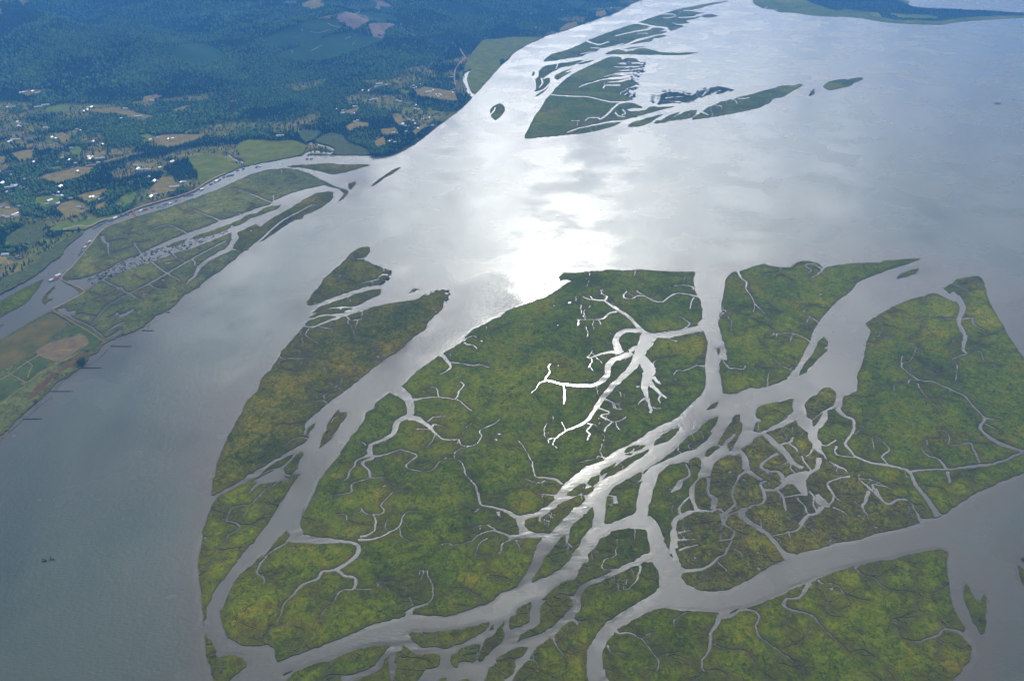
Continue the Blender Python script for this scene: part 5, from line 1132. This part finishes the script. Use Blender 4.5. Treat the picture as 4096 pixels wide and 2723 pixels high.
PD = [('I 722,160 918,160', 26, 1, 'long dark pile dam jutting into the river beside the tree clump'), ('I 460,370 650,370', 24, 1, 'thick dark pile dam off the left bank, second up from the lowest'), ('I 207,618 373,618', 22, 1, 'lowest dark pile dam on the left bank'),
      ('E 1268,1393 1376,1396', 16, 1, 'short dark pile dam at the foot of the diked marsh, highest of the thick ones'), ('E 990,1535 1180,1536', 24, 1, 'dark pile dam below the corner of the diked marsh'), ('E 1480,1230 1528,1232', 8, 1, 'stub of pile dam at the bank of the diked marsh'),
      ('I 965,0 920,50 800,132', 26, 0, 'bent row of old piles reaching down to the tree clump'), ('I 700,195 620,240 495,347', 24, 0, 'row of old piles along the left bank below the tree clump'), ('I 465,422 350,510 245,600', 24, 0, 'row of old piles between the two lower pile dams'),
      ('I 212,628 110,715 0,812', 24, 0, 'row of old piles running out at the left edge'), ('E 1400,1310 1330,1345 1322,1385 1200,1425 1050,1490 1005,1560', 34, 0, 'long crooked row of old piles at the foot of the diked marsh')]
for s, n, beam, lab in PD:
    P = [Vector(gp(*p)) for p in smooth(pts(s), False, 10)]; c = P[0]; e = bpy.data.objects.new('pile_dam', None); COL.objects.link(e); e.location = (c.x, c.y, 0); tag(e, lab, 'pile dam')
    L = [0]
    for a, b in zip(P[:-1], P[1:]): L.append(L[-1]+(b-a).length)
    for i in range(n):
        d = L[-1]*i/(n-1) if i else 0; j = min(max(1, int(np.searchsorted(L, d))), len(P)-1); q = (d-L[j-1])/max(1e-6, L[j]-L[j-1]); p = P[j-1].lerp(P[j], min(q, 1))-c
        if random.random() < 0.12 and not beam: continue
        o = link('pile', PILE, e, (p.x, p.y, -1.5)); o.scale = (1.3, 1.3, random.uniform(0.7, 1.15))
    if beam:
        V = []; F = []
        for w_, z0, z1 in ((1.2, 0.1, 1.5),):
            a, b = P[0]-c, P[-1]-c; d = (b-a)*0.86; nn = Vector((-d.y, d.x)).normalized()*w_
            q = [a+nn, a+d+nn, a+d-nn, a-nn]; V = [(*p, z0) for p in q]+[(*p, z1) for p in q]; F = [(0,3,2,1),(4,5,6,7),(0,1,5,4),(1,2,6,5),(2,3,7,6),(3,0,4,7)]
        link('log_wall', mesh_np('log_wall', V, F, [WOOD]), e)
def snag(u, v, n, L, lab):
    x, y = gp(u, v); e = bpy.data.objects.new('driftwood_snag', None); COL.objects.link(e); e.location = (x, y, 0); tag(e, lab, 'driftwood')
    for i in range(n):
        o = link('log', PILE, e, (random.uniform(-L, L)*0.5, random.uniform(-L, L)*0.5, 0.2)); o.rotation_euler = (random.uniform(1.2, 1.5), 0, random.uniform(0, 6.28)); o.scale = (2.2, 2.2, L/6)
snag(3990, 416, 9, 34, 'dark driftwood heap stranded in open water near the right edge'); snag(199, 2237, 5, 16, 'small dark snag drifting in the open river at lower left'); snag(4060, 402, 3, 18, 'scattered drift logs close to the right edge of the bay')

# ---- half-drowned reeds and stumps, past counting
def reeds(name, s, n, sx_, lab, per=1):
    P = pts(s); A = np.array(P); lo, hi = A.min(0), A.max(0); V = []; F = []; k = 0
    while k < n:
        p = (random.uniform(lo[0], hi[0]), random.uniform(lo[1], hi[1]))
        if noise.noise(Vector((p[0]/14, p[1]/10, 2))) < -0.02 or not inside(np.array([p]), P)[0]: continue
        k += 1; x, y = gp(*p); m = 6; b = len(V); r = random.uniform(0.5, 1.6)*sx_
        for z, q in ((-0.3, 1.0), (random.uniform(0.6, 1.5), 0.75)):
            for j in range(m): t = 6.283*j/m; V.append((x+q*r*random.uniform(0.8, 1.2)*1.6*math.cos(t), y+q*r*random.uniform(0.8, 1.2)*math.sin(t), z))
        F += [tuple(range(b+m, b+2*m))]+[(b+j, b+(j+1) % m, b+m+(j+1) % m, b+m+j) for j in range(m)]
    tag(link(name, mesh_np(name, V, F, [MUDREED])), lab, 'reeds', None, 'stuff')
MUDREED = simple('drowned_reeds', (0.016,0.019,0.008), (0.040,0.044,0.014), 0.1)
reeds('reeds', 'E 780,935 800,985 960,935 1100,890 1350,795 1500,735 1700,660 2060,500 1900,515 1700,560 1480,640 1260,705 1000,825', 620, 1.9, 'dark drowned reeds and stumps scattered through the diked canal')
reeds('reeds', 'C 1300,890 1360,850 1480,800 1600,810 1720,840 1820,790 1960,770 2110,800 2060,830 1900,845 1700,925 1400,940', 420, 5.0, 'ragged drowned reeds fringing the mud of the far bay')
reeds('reeds', 'F 1000,745 1080,785 1160,820 1270,860 1255,930 1190,985 1060,1000 1150,960 1230,900 1150,840', 260, 2.0, 'drowned reeds at the right edge of the triangular golden island')
reeds('reeds', 'F 1520,1095 1600,1050 1700,1025 1780,1035 1800,1090 1760,1150 1740,1100 1700,1060', 160, 2.0, 'drowned reeds at the head of the long ochre island')
reeds('reeds', 'C 1120,540 1300,550 1300,640 1240,700 1240,780 1200,890 1120,910 1150,800 1180,700 1150,620', 420, 6.0, 'drowned reeds off the mud fingers of the large triangular island')

# ------------------------------------------------------------------ the river
kd = kdtree.KDTree(len(EDGE))
for i, e in enumerate(EDGE): kd.insert((e[0], e[1], 0), i)
kd.balance()
ys = np.concatenate([[-3000, 0, 300], np.exp(np.arange(math.log(600), math.log(14000), 0.0065)), [18000, 30000, 60000]])
xs = np.concatenate([[-60000, -25000, -14000], np.arange(-7800, 7800, 28), [14000, 25000, 60000]])
X, Y = np.meshgrid(xs, ys); nx_, ny_ = len(xs), len(ys); X = X.ravel(); Y = Y.ravel()
dE = np.full(len(X), 900.0)
near = np.nonzero((np.abs(X) < 0.75*Y+700) & (Y < 14000) & (Y > 500))[0]
for i in near: dE[i] = kd.find((X[i], Y[i], 0))[2]
f1 = fbm(X, Y, 700, 31, 4)
shoal = np.clip(np.exp(-dE/60)*1.05 + np.exp(-dE/330)*np.clip((f1-0.42)*3.4, 0, 1)*0.8, 0, 1)
shelter = np.exp(-dE/170)
def patchy(lst, soft):
    r = np.zeros(len(X)); C = np.stack([X, Y], 1)[near]; C = C + np.stack([fbm(C[:,0], C[:,1], 160, 51, 3)-0.5, fbm(C[:,0], C[:,1], 160, 57, 3)-0.5], 1)*110
    for s_ in lst:
        P = gpa(pts(s_)); m = inside(C, P); d = np.abs(segdist(C[m,0], C[m,1], np.concatenate([P, P[:1]]))); q = near[m]; r[q] = np.maximum(r[q], np.clip(d/soft, 0, 1))
    return r
mudp = patchy(['H 620,1568 760,1350 1030,1160 1010,1340 1075,1400 1050,1568 L 1035,0 1000,120 950,290 850,430 740,420 700,330 860,140 900,0', 'P 1500,390 1860,380 1960,620 1990,760 1960,1000 1880,1260 1800,1240 1640,900 1700,880 1850,1170 1905,1000 1900,780 1850,800 1800,760 1700,660 1600,760',
    'P 1270,190 1500,120 1700,40 L 2240,1180 2240,1290 1950,1440 1760,1520 1640,1600 1500,1640', 'G 1700,820 1900,790 2240,740 H 300,740 620,700 1000,720 1500,690 1560,800 1200,840 900,830 620,840 300,860 0,860 G 2240,860 1900,950', 'H 1500,1120 1600,1000 1740,930 1900,860 2060,850 2120,960 2000,960 1800,1100 1650,1100',
    'I 2150,280 2240,150 J 100,80 200,40 100,330 0,520 I 2200,640 2000,860 1960,1130 1900,1330 1840,1500 1780,1568 1720,1568 1800,1200 1900,900', 'J 560,520 900,440 1000,520 900,640 780,560 700,620 600,700 500,700', 'O 700,900 1300,860 1600,820 2000,650 2080,700 1500,930 1290,990 1100,970 800,930'], 85)
deep = patchy(['P 1860,200 2000,60 2100,-20 2400,-60 2500,1700 1780,1700 1860,1350 1960,1200 2000,900 1960,620', 'O 1300,820 1700,650 2100,480 P 500,380 1000,230 1500,150 1500,330 1000,380 500,470 0,660'], 190)
shoal = np.clip(shoal + mudp*0.8, 0, 1)
F = np.arange(nx_*ny_).reshape(ny_, nx_); F = np.stack([F[:-1,:-1].ravel(), F[:-1,1:].ravel(), F[1:,1:].ravel(), F[1:,:-1].ravel()], 1)
m, T, bs = nodemat('river_water'); at = T.nodes.new('ShaderNodeAttribute'); at.attribute_name = 'tone'; sx = T.nodes.new('ShaderNodeSeparateColor'); T.links.new(at.outputs['Color'], sx.inputs[0])
p = pos(T); big_ = tex(T, 'ShaderNodeTexNoise', 0.0022, pos(T, (1, 0.55, 1), 0.5), Detail=5, Roughness=0.6, Distortion=0.5)
base = mixc(T, mrange(T, big_.outputs[0], 0.35, 0.65), (0.050,0.070,0.053), (0.070,0.086,0.063))
base = mixc(T, sx.outputs[2], base, (0.006,0.032,0.034)); base = mixc(T, sx.outputs[0], base, (0.076,0.070,0.050))
T.links.new(base, bs.inputs['Base Color']); bs.inputs['IOR'].default_value = 1.333
gn = tex(T, 'ShaderNodeTexNoise', 0.0030, p, Detail=3, Roughness=0.55)
gust = mrange(T, gn.outputs[0], 0.34, 0.66)
calm = mrange(T, sx.outputs[1], 0.92, 0.985)
T.links.new(M_('MULTIPLY', M_('MULTIPLY_ADD', gust, 0.26, 0.08, T=T), M_('MULTIPLY_ADD', calm, -0.5, 1.0, T=T), T=T), bs.inputs['Roughness'])
w1 = tex(T, 'ShaderNodeTexNoise', 0.085, pos(T, (1.0, 0.45, 1), -0.5), Detail=3, Roughness=0.55, Distortion=0.4)
w2 = tex(T, 'ShaderNodeTexNoise', 0.20, pos(T, (0.35, 1.0, 1), 0.95), Detail=2, Roughness=0.6)
hgt = M_('MULTIPLY', M_('ADD', w1.outputs[0], M_('MULTIPLY', w2.outputs[0], 0.9, T=T), T=T), M_('MULTIPLY', M_('MULTIPLY_ADD', calm, -0.85, 1.0, T=T), mrange(T, sx.outputs[1], 0.30, 0.80, 1.0, 0.65), T=T), T=T)
bump(T, hgt, 0.42, bs)
wt = link('river_water', mesh_np('river_water', np.column_stack([X, Y, np.zeros(len(X))]), F, [m], None, np.column_stack([shoal, shelter, deep, np.ones(len(X))]))); wt['kind'] = 'structure'

# ------------------------------------------------------------------ haze in the air
HAZE = 5.6e-5
V, F = boxes([(-16000, -900, -1.6, 16000, 17500, 1540)]); hm = bpy.data.materials.new('haze'); hm.use_nodes = True; T = hm.node_tree; T.nodes.remove(T.nodes['Principled BSDF'])
pv = T.nodes.new('ShaderNodeVolumePrincipled'); pv.inputs['Density'].default_value = HAZE; pv.inputs['Color'].default_value = (0.10, 0.38, 1.0, 1); pv.inputs['Anisotropy'].default_value = 0.1
T.links.new(pv.outputs[0], T.nodes['Material Output'].inputs['Volume'])
hz_ = link('haze', mesh_np('haze', V, F, [hm])); hz_['kind'] = 'stuff'
print('trees', len(TP), 'objects', len(bpy.data.objects))
